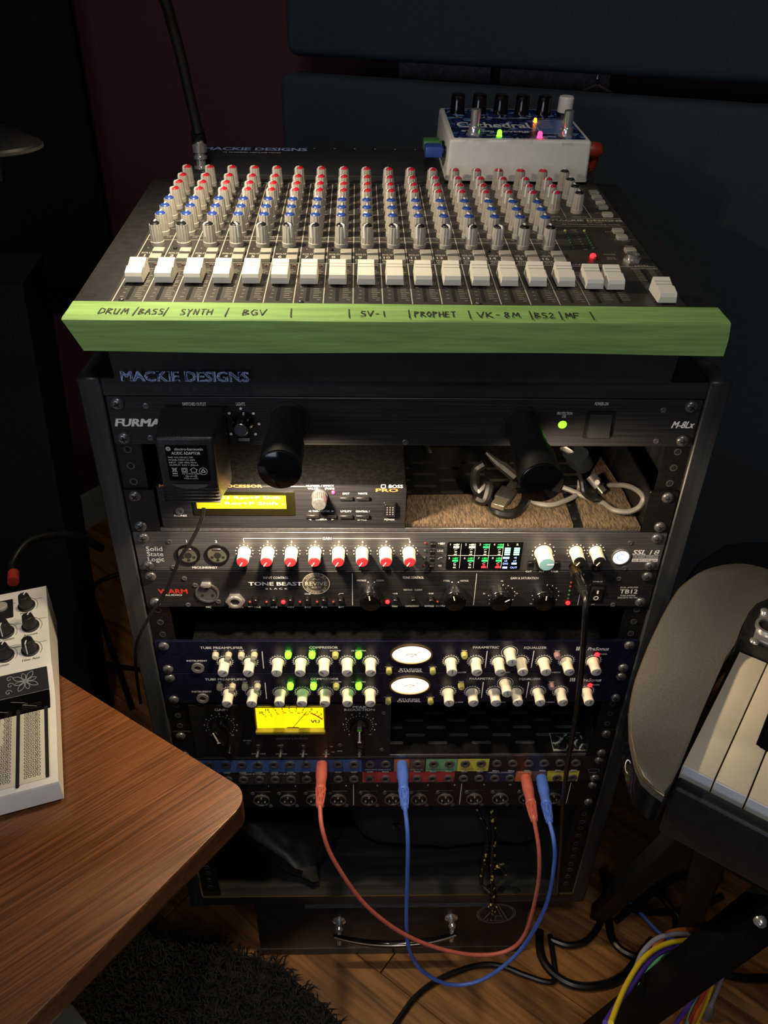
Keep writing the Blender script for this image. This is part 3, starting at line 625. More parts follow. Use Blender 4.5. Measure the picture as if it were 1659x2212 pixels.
T(CB, 258, 122, '+48V', 2.4, 6.5, bold=.03); T(CB, 252, 165, 'LINE', 2.4, 5.5, bold=.03); T(CB, 250, 254, '4K', 2.4, 3.6, bold=.03)
u, v = pf(CB, 250, 209, 0, k); pr.pline([(u-2, v-1.2), (u, v+.9), (u+2.2, v+.9)], .55)
for a, s in ((780, 'CUT'), (857, 'ALT'), (934, 'TALK')): T(CB, a, 288, s, 2.0, None, bold=.04)
T(CB, 1440, 174, 'SSL', 5.2, 12, bold=.05, shear=.2); T(CB, 1530, 174, '18', 5.2, 8.4, bold=.0, shear=.2); T(CB, 1478, 202, 'USB AUDIO INTERFACE', 1.5, 23, bold=.02)
u, v = pf(CB, 1473, 221, 0, k); pr.rect(u-12, u+12, v-1.9, v+1.9); pr.line(u-12, v+5.6, u+12, v+5.6, .35)
part('printed_lettering', pr, 'print_white', d, smooth=False)
pr = G(); pr.text('32-BIT/192 kHz', u, v, 2.2, 22, z=.2, bold=.02); part('dark_lettering', pr, 'print_black', d, smooth=False)
# combo jacks
mat('insert_olive', '#5c5a50', .4, .3, noise=.3); mat('insert_grey', '#4a4a4c', .4, .3, noise=.3)
def xlrjack(p, x, y, r, combo, name='combo_jack'):
    g = G(); g.ring(0, 0, r*.84, r, 0, 1.6, 32); o = part(name, g, 'gloss_black' if combo else 'steel_dark', p, (x, y, 0))
    g = G(); g.lathe([(r*.84, .1), (r*.82, .5), (.02, .5)], 28, cap0=False); part('insert', g, 'insert_olive' if combo else 'insert_grey', o)
    g = G()
    if combo: g.cyl(0, -r*.1, r*.3, .4, .75, 20); 
    for a in (90, 210, 330) if not combo else (205, 270, 335): q = math.radians(a); g.cyl(r*.5*math.cos(q), r*.5*math.sin(q)-(r*.08 if combo else 0), r*.13, .4, .8, 10)
    part('pin_holes', g, 'void', o)
    if combo:
        g = G(); g.box(-r*.35, r*.35, r*.5, r*.62, .5, 1.3, .3, 1); part('latch', g, 'steel_dark', o)
    return o
xlrjack(d, -194.6, -25.2, 11, True); xlrjack(d, -168.1, -25.2, 11, True)
kb = knobmesh('gain_knob', [(6.0, 0), (6.0, 1.5), (5.7, 2), (5.5, 14.6), (5.2, 15.2)], 'cream_plastic', 40, 20, .25, (2, 14.6)); kf = knobmesh('knob_face', [(5.2, 0), (5.1, .5), (4.6, 1), (.02, 1.15)], 'knob_red', 28); kp_ = pointer('pointer', 0, 4.9, .8, 1.15, 'print_white')
sb = G(); sb.box(-2.1, 2.1, -3.2, 3.2, 0, 3.4, .4, 1); SB = mesh(sb, 'select_button', 'black_metal')
for i, x in enumerate(gk): topknob(d, 'gain_knob', x, -22.2, kb, kf, kp_, 15.2, math.radians(150)); part('select_button', SB, None, d, (x-.8, -38.2, 0))
for i, y in enumerate((-12.4, -21.0, -29.1, -37.9)):
    g = G(); g.box(-2.5, 2.5, -2.2, 2.2, 0, 4.2, .4, 1); part('function_button', g, 'black_metal', d, (28.2, y, 0)); led(d, 21.3, y, 1.3, 'led_off_red' if i in (0, 3) else 'led_off_green', 1)
x0, x1, y0, y1 = 41.4, 110.6, -42.3, -10.9
g = G(); g.rrect((x0+x1)/2, (y0+y1)/2, x1-x0, y1-y0, .8, 0, .7, .25, 1); sc = part('display', g, 'gloss_black', d)
pr = G(); 
for x in (54, 67, 80, 92.6): pr.line(x, y0+1.5, x, y1-1.5, .3, .8)
pr.line(x0+1, -25.8, 92.6, -25.8, .4, .8)
gr = G(); wh = G(); rd = G(); bl = G(); cy = G()
for r in range(2):
    for c in range(4):
        cx = 48+13*c+(1.2 if c else 0); cy0 = -13.5-15.6*r
        pr.text(str(4*r+c+1), cx-4, cy0+.2, 2.2, z=.82); (wh if r == 0 and c < 2 else gr).text('+48V', cx+1.6, cy0, 1.9, 5.4, z=.82, bold=.03)
        (wh if r == 0 and c < 2 else gr).rect(cx-1, cx+4.2, cy0-3.9, cy0-1.7, .82); (rd if r and c > 1 else pr).oring(cx+1.4, cy0-8.2 if not r else cy0-7.6, .9, .7, .45, .82, 12)
        if r and c > 1: rd.rect(cx-.8, cx+3.6, cy0-11.4, cy0-9.2, .82)
        else: pr.text('4K', cx+1.4, cy0-11.2 if not r else cy0-10.8, 2, z=.82)
        pr.pline([(cx, cy0-6.2), (cx+1, cy0-5.2), (cx+2.6, cy0-5.2)], .35, .82)
for c, s in ((97, 'L'), (105.5, 'R')):
    pr.text(s, c, -13.4, 2.4, z=.82)
    for j in range(4): cy.rect(c-2.6, c+2.6, -17.6-2.3*j-.9, -17.6-2.3*j+.7, .82)
for (c, y, w2) in ((96.5, -28.6, 3), (96.5, -40, 2.2), (104.6, -35.3, 2.4)): bl.rect(c-w2, c+w2, y-1.1, y+1.1, .82)
bl.text('x2', 96.5, -32, 2, z=.82); bl.text('x4', 104.8, -32, 2, z=.82); bl.text('DIG', 96.5, -35.4, 2, z=.82); bl.text('OUT', 104.6, -40, 2.1, z=.82); bl.text('48', 105, -28.5, 1.8, z=.82)
mat('screen_white', '#d8d8d0', .5, emit='#d0d4c8', es=.5, noise=.02); mat('screen_cream', '#fdf8d0', .5, emit='#f6ffc8', es=1.6, noise=.02); mat('screen_red', '#ff2a2a', .5, emit='#ff2630', es=2.6, noise=.02)
for n_, q, m_ in (('screen_lines', pr, 'screen_white'), ('screen_green', gr, 'led_greendim'), ('screen_cream', wh, 'screen_cream'), ('screen_red', rd, 'screen_red'), ('screen_blue', bl, 'led_blue'), ('level_meter', cy, 'led_cyan')): part(n_, q, m_, sc, smooth=False)
# monitor knob, phones knobs and jacks, buttons, lit logo
mk = knobmesh('monitor_knob', [(8.2, 0), (8.2, 1.5), (7.6, 2), (7.3, 17), (6.9, 17.6)], 'cream_plastic', 48, 24, .3, (2, 17)); mf = knobmesh('knob_face', [(6.9, 0), (6.6, .5), (.02, .9)], 'knob_teal', 32); mp_ = pointer('pointer', 0, 6.2, 1, .9, 'print_white')
topknob(d, 'monitor_knob', 130.3, -23, mk, mf, mp_, 17.6, -PI/2)
pk = knobmesh('phones_knob', [(6.2, 0), (6.2, 1.5), (5.8, 2), (5.6, 15), (5.3, 15.5)], 'cream_plastic', 40, 20, .25, (2, 15)); pkf = knobmesh('knob_face', [(5.3, 0), (5.1, .5), (.02, .9)], 'knob_black', 28); pkp = pointer('pointer', 0, 4.8, .9, .9, 'print_white')
pr = G()
for x, r_, yy in ((130.6, 10.4, -22.8), (160.2, 7.9, -21.5), (178.6, 7.9, -21.5)):
    for j in range(11): a = math.radians(225-27*j); pr.dot(x+r_*math.cos(a), yy+r_*math.sin(a), .7, n=8)
part('scale_dots', pr, 'print_white', d, smooth=False)
topknob(d, 'phones_knob', 160.2, -21.5, pk, pkf, pkp, 15.5, math.radians(150)); topknob(d, 'phones_knob', 178.6, -21.5, pk, pkf, pkp, 15.5, math.radians(150))
JACK = {}
def jack(p, x, y, r, m='steel_dark', name='jack_socket', hexa=False, h=1.6):
    key = (r, m, hexa, h)
    if key not in JACK:
        g = G(); g.ring(0, 0, r*.52, r, 0, h, 6 if hexa else 22)
        if hexa: g.ring(0, 0, r*.5, r*.72, h, h+1.6, 24)
        q = G(); q.lathe([(r*.53, .05), (r*.5, .2), (.02, .2)], 16, cap0=False); JACK[key] = (mesh(g, name, m), mesh(q, 'socket_hole', 'void'))
    o = part(name, JACK[key][0], None, p, (x, y, 0)); part('socket_hole', JACK[key][1], None, o); return o
jack(d, 160.6, -38.5, 4.2, 'black_metal'); jack(d, 181, -39, 4.2, 'black_metal')
for x in (119.9, 132, 144.2): g = G(); g.box(-2.9, 2.9, -2.6, 2.6, 0, 3.6, .4, 1); part('monitor_button', g, 'black_metal', d, (x, -34.8, 0))
g = G(); g.ring(0, 0, 7.4, 8.6, 0, 1.6, 36); lg = part('lit_logo', g, 'chrome', d, (202.9, -27.6, 0)); g = G(); g.lathe([(7.4, .1), (7.2, .8), (.02, .9)], 32, cap0=False); part('logo_lens', g, 'led_white', lg)
mat('logo_blue', '#5a70c8', .5, emit='#7a90ff', es=1.6, noise=.02); g = G(); g.oring(.3, 0, 3.4, 3.4, 1.1, 1.0, 24, .6, 5.4); g.oring(.3, 0, 1.2, 1.2, .7, 1.0, 14); part('logo_mark', g, 'logo_blue', lg, smooth=False)
# ------------------------------------------------------------------ unit 4: tone-shaping preamp
k = 4
d = dev('mic_preamp', 'black rack microphone preamp with four large chrome-sided knobs and red lights', 'preamp', k)
panel(d, 'brushed_dim'); chassis(d, 200); ears(d)
pr = G(); rd = G(); dm = G()
u, v = pf(CA, 258, 407, 0, k); rd.text('WARM', u, v, 5.4, 27, bold=.06); pr.text('AUDIO', u, v-4.6, 2, 16, bold=.03)
T(CA, 874, 326, 'INPUT CONTROL', 2.8, 23.5, bold=.01); T(CA, 870, 362, 'TONE BEAST', 4.2, 50, bold=.05); T(CA, 878, 391, 'B L A C K', 2.0, 21)
for a, s in ((472, 'MIC'), (637, 'INSTRUMENT'), (765, 'HI-Z'), (862, 'LINE'), (962, '+48V'), (1065, 'PAD'), (1165, 'POL'), (1265, 'HPF')): T(CA, a, 501, s, 2.1, None, bold=.01, maxw=14)
u, v = pf(CA, 722, 499, 0, k); pr.line(u-2.4, v, u+2.4, v, .4)
T(CA, 1062, 422, '-20dB', 1.9, 6.4); u, v = pf(CA, 1262, 423, 0, k); pr.pline([(u-2.4, v-1), (u-1, v+.8), (u+2.6, v+.8)], .4)
T(CA, 1384, 342, 'VINTAGE', 2.0, 9); T(CA, 1496, 342, 'CLEAN', 2.0, 7); T(CB, 90, 325, 'TONE CONTROL', 2.7, 20, bold=.01); T(CB, 58, 398, 'VINTAGE', 1.8, 8.5); T(CB, 120, 398, 'CLEAN', 1.8, 7); T(CB, 83, 495, 'CAPACITORS', 2.0, 13); T(CB, 225, 495, 'BYPASS  OUTPUT', 2.0, 21)
T(CB, 195, 420, '-8dB', 1.8, 5.2); T(CB, 290, 344, 'STEEL', 1.9, 6.5); T(CB, 397, 344, 'NICKEL', 1.9, 8); T(CB, 755, 328, 'GAIN & SATURATION', 2.7, 26.5, bold=.01); T(CB, 513, 420, '32', 1.7); T(CB, 708, 420, '59', 1.7); T(CB, 620, 345, '46', 1.7); T(CB, 548, 480, '29', 1.7); T(CB, 793, 480, 'oo', 1.7)
T(CA, 1585, 420, '+6dB', 1.7, 5); T(CA, 1583, 497, 'TONE', 2.0, 5.6)
T(CB, 1380, 384, 'DUAL AMPLIFIER', 1.8, 17, shear=.15, kk=4); T(CB, 1377, 408, 'TB12', 5.0, 17, bold=.04); T(CB, 1370, 432, 'TONE SHAPING', 1.8, 15, shear=.15); T(CB, 1370, 445, 'DISCRETE MIC PRE', 1.8, 19, shear=.15); T(CB, 1192, 349, 'POWER ON', 1.5, 9); T(CB, 1163, 485, 'OFF', 1.4)
for c, a in ((CA, 1330), (CB, 470), (CB, 1110)): u, v = pf(c, a, 300, 0, k); pr.line(u, -3.2, u, -42.5, .5)
for c, x in ((CB, 620), (CB, 882)):
    u, v = pf(c, x, 420, 0, k)
    for j in range(13): a = math.radians(230-23.4*j); pr.dot(u+12.6*math.cos(a), -29.5+12.6*math.sin(a), .62, n=8)
for x in (1424, 1462): pr.dot(*pf(CA, x, 352, 0, k), .7)
for x in (322, 360): pr.dot(*pf(CB, x, 352, 0, k), .7)
part('printed_lettering', pr, 'print_white', d, smooth=False); part('red_lettering', rd, 'print_red', d, smooth=False)
x = xlrjack(d, -182.1, -26.4, 11.2, False, 'mic_socket')
g = G(); g.rrect(0, 10.8, 9.6, 4.6, 1.8, 0, 3.2, .6, 2); tb = part('release_tab', g, 'chrome', x); g = G(); g.text('PUSH', 0, 10.8, 1.8, 6.6, z=3.3); part('tab_lettering', g, 'print_dim', tb, smooth=False)
jack(d, -156.6, -35.7, 9.2, 'chrome', 'instrument_socket', True, 2.6)
smalls(d, spread(CA, [(327, 330), (350, 487), (392, 370), (530, 468)], 0, k)+spread(CB, [(1318, 332), (1283, 487)], 0, k))
BTN = knobmesh('push_button', [(3.4, 0), (3.4, 1), (2.8, 1.2), (2.8, 5.2), (2.4, 5.8), (.02, 5.8)], 'black_metal', 20)
for x in (-137.1, -120.1, -104.2, -88.3, -72.7, -56.7, -4.8, 12.3, 29.5): part('push_button', BTN, None, d, (x, -33.6, 0))
for x, on_ in ((-143.1, 0), (-127.3, 0), (-111.3, 1), (-95.4, 0), (-79.1, 0), (-63.5, 0), (-11.9, 1), (36.1, 0)): led(d, x, -37.8, 2.1 if on_ else 1.4, 'led_red' if on_ else 'led_off_red', 1.6)
for i, y in enumerate((-14.2, -18.9, -24.1, -29.1, -33.9)): led(d, 161.7, y, 1.3, 'led_off_red' if i < 2 else 'led_off_green', 1.4)
led(d, 162, -39.2, 2.2, 'led_red', 1.8)
mat('knob_chrome', '#b8b8ba', .2, 1, bump=.15, nscale=(300, 300, 40)); 
ck = knobmesh('control_knob', [(9.6, 0), (9.6, 10.5), (9.2, 11.2)], 'knob_chrome', 48); cr = knobmesh('knob_ring', [(9.2, 0), (10.2, .4), (10.2, 3.6), (9.9, 4.2), (9.4, 4.4)], 'gloss_black', 48); cf = knobmesh('knob_face', [(9.4, 0), (9.0, .9), (8.2, 1.1), (.02, 1.1)], 'gloss_black', 40); cp_ = pointer('pointer', 4, 8.9, 1, 1.1, 'print_white')
for x, ang in ((-28.4, .15), (51, .25), (94, -1.0), (135.6, 0)):
    o = part('control_knob', ck, None, d, (x, -32.5+6.2, 0)); part('knob_ring', cr, None, o, (0, 0, 11)); part('knob_face', cf, None, o, (0, 0, 15.2)); part('pointer', cp_, None, o, (0, 0, 15.2), (0, 0, ang))
u, v = 187.4, -26.8; g = G(); g.rrect(u, v, 15.5, 21, .8, 0, 1, .3, 1); sw = part('power_switch', g, 'black_metal', d)
g = G(); g.add([(u-5.6, v-8.5, 1), (u+5.6, v-8.5, 1), (u+5.6, v+8.5, 1), (u-5.6, v+8.5, 1), (u-5.6, v-8.5, 2), (u+5.6, v-8.5, 2), (u+5.6, v, 2.6), (u-5.6, v, 2.6), (u+5.6, v+8.5, 5), (u-5.6, v+8.5, 5)], [(4, 5, 6, 7), (7, 6, 8, 9), (0, 1, 5, 4), (2, 3, 9, 8), (1, 2, 8, 6, 5), (3, 0, 4, 7, 9)]); part('rocker', g, 'satin_black', sw, smooth=False)
g = G(); g.box(u-.5, u+.5, v+2.5, v+6, 3.6, 4.9); g.oring(u, v-4.4, 2.1, 2.1, .9, 2.75, 20); part('switch_marks', g, 'print_white', sw, smooth=False)
# round sticker
u, v = pf(CA, 1114, 360, 0, k); mat('sticker_brown', '#4a453c', .5, noise=.25, nscale=(200, 200, 200)); mat('sticker_print', '#cfc9ba', .5, noise=.1)
g = G(); g.lathe([(13.2, 0), (13.2, .25), (12.9, .35), (.02, .35)], 48, Matrix.Translation((u, v, .05))); st = part('round_sticker', g, 'sticker_brown', d, label='round brown paper sticker')
g = G(); g.oring(u, v, 12.6, 12.6, .5, .45, 48); g.oring(u, v, 9.2, 9.2, .3, .45, 40); g.text('REVIVE', u, v, 4.6, 20.5, z=.46, bold=.02); g.text('AUDIO', u, v-4.4, 2.2, 9, z=.46)
g.pline([(u-3, v+4.4), (u-1.6, v+6.2), (u, v+5.2), (u+1.6, v+4.2), (u+3, v+6)], .5, .46)
for top, s in ((1, 'MODDED BY'), (0, 'MODDED BY')):
    for i, ch in enumerate(s):
        if ch == ' ': continue
        a = (PI/2 if top else -PI/2)+(-1 if top else 1)*(i-4)*.235; g.text(ch, u+10.9*math.cos(a), v+10.9*math.sin(a), 2.0, 1.8, z=.46, rot=a-PI/2 if top else a+PI/2)
part('sticker_print', g, 'sticker_print', st, smooth=False)
# headphone plug in the interface with its long cable
hp = wthing('headphone_cable', 'black headphone cable with gold-collared plug hanging from the audio interface', 'cable', (160.6, 0, -U*3-38.5)); B5 = (160.6, 0, -U*3-38.5)
tip = on(1265, 1292, y=-66); tip = Vector((tip.x-160.6, -66, tip.z+U*3+38.5))
a_ = Vector((0, -1, 0)); g = G(); g.tube([a_, tip*.16], 3.1, 14, 0); g.tube([tip*.14, tip*.42], 5.2, 18, 0); part('plug_collar', g, 'gold_edge', hp)
g = G(); g.tube([tip*.38, tip*.6, tip*.75], 5.6, 18, 0, rs=[5.6, 5.6, 4.6]); bd = part('plug_body', g, 'gloss_black', hp)
g = G()
for i in range(5): g.tube([tip*(.75+.05*i), tip*(.78+.05*i)], 4.3-.35*i, 14, 0)
part('strain_relief', g, 'rubber_black', bd)
pth = [tip, (on(1264, 1330, y=-72)), on(1260, 1400, y=-70), on(1253, 1480, y=-62), on(1240, 1570, y=-55), on(1226, 1650, y=-50), on(1216, 1740, y=-46), on(1212, 1830, y=-44), on(1204, 1930, y=-42)]
g = G(); g.tube([tip*.74]+[tip]+rel(pth[1:], B5), 2.7, 10, 5); part('cable', g, 'cable_black', hp)
# ------------------------------------------------------------------ units 6, 7: two channel strips
mat('navy_panel', '#12142a', .3, .3, noise=.3, nscale=(200, 200, 200)); mat('lens_clear', '#b8b49a', .35, noise=.1); mat('lens_rose', '#9a7878', .35, noise=.1); mat('lens_lime', '#a8a860', .35, noise=.1)
mat('meter_glow', '#fff6e0', .5, emit='#fff2d4', es=1.7, noise=.02); mat('meter_rim', '#b09a7c', .3, .9, noise=.1); mat('meter_print', '#8a6a30', .5, noise=.05)
SK = knobmesh('control_knob', [(6.4, 0), (6.4, 1.2), (5.4, 1.8), (5.1, 12.5), (5.3, 12.8), (5.3, 14.6), (5.0, 15.2)], 'cream_plastic', 40, 20, .14, (1.8, 12.5))
mat('knob_tip', '#b9bcc0', .3, .3, noise=.1); SF = knobmesh('knob_face', [(5.0, 0), (4.6, .5), (.02, .9)], 'knob_tip', 28); SP = pointer('pointer', 0, 4.4, .5, .9, 'print_black')
def ringscale(g_, x, y, r, n_=15, full=False):
    g_.oring(x, y, r, r, .5, .12, 28, 0 if full else math.radians(-45), 2*PI if full else math.radians(225))
    for j in range(n_): a = math.radians(225-270*j/(n_-1)); g_.line(x+r*math.cos(a), y+r*math.sin(a), x+(r+1.5)*math.cos(a), y+(r+1.5)*math.sin(a), .55)
xs = [pf(CC, a, 450, 16, 6)[0] for a in (487, 652, 838, 990, 1145, 1297, 1450)]+[pf(CD, a, 440, 16, 6)[0] for a in (425, 582, 728, 870, 1015, 1160, 1330)]
xeq = pf(CD, 803, 362, 16, 6)[0]
angs = [-.9, -.7, 0, .9, .9, -1.0, -.9, 0, -1.0, -1.2, .2, .1, -.9, -.6]
for k, lbl in ((6, 'navy rack tube channel strip with lit oval meter, mounted above its twin'), (7, 'navy rack tube channel strip with lit oval meter, directly below its twin')):
    d = dev('channel_strip', lbl, 'channel strip', k); d['group'] = 'twin navy channel strips'
    panel(d, 'navy_panel'); chassis(d, 230, hw=205 if k == 6 else 200, m='black_metal'); ears(d)
    pr = G(); kx = 6
    def X(c, a): return pf(c, a, 300, 0, 6)[0]
    def TT(c, x, y, s, h, w=None, **kw): u, v = pf(c, x, y, 0, 6); pr.text(s, u, v, h, w, **kw)
    TT(CC, 478, 269, 'TUBE PREAMPLIFIER', 3.0, 42, bold=.03); TT(CC, 1143, 267, 'COMPRESSOR', 3.0, 28.5, bold=.03); TT(CC, 318, 354, 'INSTRUMENT', 2.2, 20.5, bold=.04)
    TT(CD, 640, 257, 'PARAMETRIC', 3.0, 26, bold=.03); TT(CD, 950, 259, 'EQUALIZER', 3.0, 22.5, bold=.03); TT(CD, 1345, 266, 'PreSonus', 4.6, 21, bold=.03, shear=.2)
    for a, s in ((437, '48V'), (522, 'o'), (606, '-20dB'), (690, '80Hz'), (912, 'SOFT'), (1068, 'AUTO'), (1220, 'EQ>COMP'), (1372, 'GR TO METER')): TT(CC, a, 288, s, 1.6, None, bold=.03)
    u, v = pf(CC, 690, 288, 0, 6); pr.line(u-3.2, v-1.4, u-2, v+1.6, .4); pr.line(u-2, v+1.6, u+3.2, v+1.6, .4)
    TT(CD, 505, 277, 'PEAK', 1.6, None, bold=.03); TT(CD, 1090, 279, 'PEAK', 1.6, None, bold=.03); TT(CD, 1378, 299, 'POWER', 1.5, None, bold=.02)
    TT(CD, 166, 394, 'STUDIO', 2.6, 22, bold=.05); TT(CD, 166, 407, 'CHANNEL', 2.6, 25, bold=.05); TT(CD, 30, 380, 'COMP BYPASS', 1.2, 8); TT(CD, 305, 380, 'EQ BYPASS', 1.2, 8)
    TT(CD, 490, 414, 'LOW', 1.8, 8, bold=.03, shear=.2); TT(CD, 770, 414, 'MID', 1.8, 7, bold=.03, shear=.2); TT(CD, 1080, 414, 'HIGH', 1.8, 8, bold=.03, shear=.2)
    for c, a in ((CC, 743), (CD, 645), (CD, 938)): x = X(c, a); pr.rrect(x, -26, .9, 24, .45, 0, .15)
    for i in range(3): x = X(CD, 1218); pr.rrect(x-2.2+2*i, -11.2, 1.3, 5.4, .6, 0, .15); 
    yk = -29.2; ysc = -28.2
    for i, x in enumerate(xs): ringscale(pr, x, ysc, 7.6)
    ye = -17.5+3; ringscale(pr, xeq, -15.5, 8.2, 2, True)
    part('printed_lettering', pr, 'print_white', d, smooth=False)
    u, v = pf(CC, 325, 397, 0, 6); jack(d, u, v, 6.4, 'chrome', 'instrument_socket', False, 1.8)
    for i, x in enumerate(xs): topknob(d, 'control_knob', x, yk, SK, SF, SP, 15.2, angs[i]+(.3 if k == 7 and i % 3 else 0))
    topknob(d, 'control_knob', xeq, -15.5, SK, SF, SP, 15.2, .1)
    LENS = G(); LENS.lathe([(3.5, 0), (3.5, 1.5), (3.1, 4.6), (2.6, 5.4), (.02, 5.4)], 16)
    for c, a, y, m_ in [(CC, 437, 322, 'lens_clear'), (CC, 522, 322, 'lens_clear'), (CC, 606, 322, 'lens_clear'), (CC, 690, 322, 'lens_clear'), (CC, 912, 318, 'led_green'), (CC, 1068, 318, 'led_green'), (CC, 1220, 320, 'lens_lime'), (CC, 1372, 318, 'led_green'), (CD, 505, 308, 'lens_lime'), (CD, 1090, 310, 'lens_rose')]:
        u, v = pf(c, a, y, 3, 6); part('lens_button', mesh(LENS, 'lens_button', m_), None, d, (u, v-.6, 0))
    g = G(); g.rrect(0, 0, 6, 7, 2, 0, 4, 1, 2); BB = mesh(g, 'bypass_button', 'lens_lime')
    for a in (30, 305): u, v = pf(CD, a, 412, 3, 6); part('bypass_button', BB, None, d, (u, v, 0))
    u, v = pf(CD, 1338, 300, 0, 6); led(d, u, v, 2.4, 'led_red', 1.6)
    # oval meter
    x = X(CD, 171); y = -17.4; SX = Matrix.Translation((x, y, 0)) @ Matrix.Diagonal((1, .62, 1, 1))
    g = G(); g.ring(0, 0, 19.6, 21.4, 0, 2.4, 56, SX); mt = part('meter_rim', g, 'meter_rim', d)
    g = G(); g.lathe([(19.6, .4), (.02, .5)], 56, SX, cap0=False); part('meter_face', g, 'meter_glow', mt)
    g = G(); g.oring(x, y-3, 5.5, 3, .8, .7, 20, .2, PI-.2); g.text('VU', x, y-3.2, 2.2, z=.7, bold=.03); g.line(x-2, y-6, x+9, y+3.5, .5, .72); g.oring(x, y-14, 17, 18, .4, .7, 24, PI*.28, PI*.72); part('meter_dial', g, 'meter_print', mt, smooth=False)
# ------------------------------------------------------------------ units 8, 9: shelf with the compressor
sh, g = shelf('rack_shelf', 'black vented rack shelf holding the compressor, low in the rack', 9, 14)
part('vent_slots', g, 'steel_dark', sh, kind='stuff', smooth=False)
ZB = -U*10+2.8; k = 8
cmx = thing('compressor', 'black half-rack compressor with glowing yellow needle meter and two pointer knobs', 'compressor', (-112, -.5, ZB), (PI/2, 0, 0))
HC = 83; WC = 214
g = G(); g.box(-WC/2, WC/2, 1.5, HC-1.5, -210, -3, .8, 1); part('case', g, 'black_metal', cmx)
g = G(); g.rrect(0, HC/2, WC, HC, 1, -3, 0, .4, 1); part('front_panel', g, 'satin_black', cmx)
def cmp_(c, x, y, w=0): p = on(*c(x, y), y=-w-.5); return p.x+112, p.z-ZB
def TC(g_, x, y, s, h, w=None, c=CG, **kw): u, v = cmp_(c, x, y); g_.text(s, u, v, h, w, **kw)
pr = G(); dm = G()
TC(pr, 148, 91, 'GAIN', 3.4, 14, bold=.03); TC(pr, 1332, 68, 'PEAK', 3.2, 15, bold=.03); TC(pr, 1330, 91, 'REDUCTION', 3.2, 32, bold=.03); TC(dm, 750, 298, 'COMP-2A', 5.5, 38, bold=.02); TC(dm, 755, 337, 'AUDIO LEVELER', 2.6, 36)
for a, s, h in ((464, 'ON', 393), (655, 'LIMIT', 395), (850, 'IN', 397), (1090, 'GR', 405), (1100, '+10', 452), (470, 'STEREO LINK', 467), (663, 'COMPRESS', 468), (852, 'BYPASS', 469), (1045, 'METER', 470), (1160, 443, 'x'), (1330, 'OFF', 470), (373, 'HP MIX', 354)):
    if isinstance(s, str): TC(pr, a, h, s, 1.8, None, bold=.02)
TC(pr, 1160, 443, 'ZERO', 1.8, 6)
cg = cmp_(CG, 155, 230, 0); cpx = cmp_(CG, 1330, 225, 0); cg = (cg[0]-1, cg[1])
for (cx, cy), lab in ((cg, 1), (cpx, 1)):
    for j in range(11):
        a = math.radians(230-28*j); pr.text(str(j), cx+17.6*math.cos(a), cy+19*math.sin(a), 2.2, bold=.02)
    for j in range(21): a = math.radians(230-14*j); pr.dot(cx+14.4*math.cos(a), cy+15*math.sin(a), .5, n=6)
part('printed_lettering', pr, 'print_white', cmx, smooth=False); part('faint_lettering', dm, 'print_dim', cmx, smooth=False)
# pointer knobs
def chicken(parent, x, y, ang):
    g = G(); g.lathe([(10.5, 0), (10.5, 5), (9.4, 7), (.02, 7)], 32); o = part('pointer_knob', g, 'gloss_black', parent, (x, y, 0), (0, 0, ang))
    g = G(); g.prism([(-4.2, -11), (4.2, -11), (5.4, 0), (2.4, 15), (-2.4, 15), (-5.4, 0)], 6, 20, 1.6, 2); part('grip', g, 'gloss_black', o)
    g = G(); g.box(-.7, .7, 1, 14.6, 19.9, 20.4); g.add([(-2.2, -2.2, 20.3), (2.2, -2.2, 20.3), (.7, 1.2, 20.3), (-.7, 1.2, 20.3)], [(0, 1, 2, 3)]); part('pointer', g, 'print_white', o, smooth=False)
chicken(cmx, cg[0], cg[1]-2, .28); chicken(cmx, cpx[0], cpx[1]-2, 0)
# meter
u0, v0 = cmp_(CG, 450, 262); u1, _ = cmp_(CG, 1042, 262); v1 = HC-.6
mat('meter_yellow', '#ffe81a', .5, emit='#ffd60a', es=1.15, noise=.04, nscale=(40, 40, 40)); mat('meter_frame', '#8a8020', .35, noise=.2); mat('meter_glass', '#ffffff', .05, trans=1, ior=1.45, noise=.01)
g = G(); cx = (u0+u1)/2; cyy = (v0+v1)/2; Wm = u1-u0; Hm = v1-v0
g.box(u0, u1, v0, v0+4, 0, 7, .6, 1); g.box(u0, u0+1.6, v0, v1, 0, 4, .5, 1); g.box(u1-1.6, u1, v0, v1, 0, 4, .5, 1); g.box(u0, u1, v1-2, v1, 0, 1.2, .3, 1); mt = part('meter_frame', g, 'meter_frame', cmx)
g = G(); g.rect(u0+1.5, u1-1.5, v0+3, v1-2, 1.0); part('meter_face', g, 'meter_yellow', mt, smooth=False)
mk_ = G(); rd = G()
def arc(a): return cx+44*math.cos(a), v0-10+43*math.sin(a)
for j, s in enumerate(('20', '10', '7', '5', '3', '2', '1', '0')):
    a = math.radians(128-9.4*j); x, y = arc(a); mk_.line(x, y, x+3*math.cos(a), y+3*math.sin(a), .8, 1.1); mk_.text(s, x+5.6*math.cos(a), y+5.6*math.sin(a), 3.4, z=1.1, bold=.05); mk_.dot(x-2*math.cos(a), y-2.4*math.sin(a), .7, 1.1, 6)
for j, s in enumerate(('1', '2', '3')): a = math.radians(54-6.5*j); x, y = arc(a); mk_.text(s, x+5*math.cos(a), y+5*math.sin(a), 3.4, z=1.1, bold=.05); rd.line(x, y, x+2.6*math.cos(a), y+2.6*math.sin(a), .8, 1.1)
for j in range(6): a = math.radians(120-11*j); x, y = arc(a); mk_.text(str(j*20), x-4.4*math.cos(a), y-4.8*math.sin(a), 2.2, z=1.1, bold=.03)
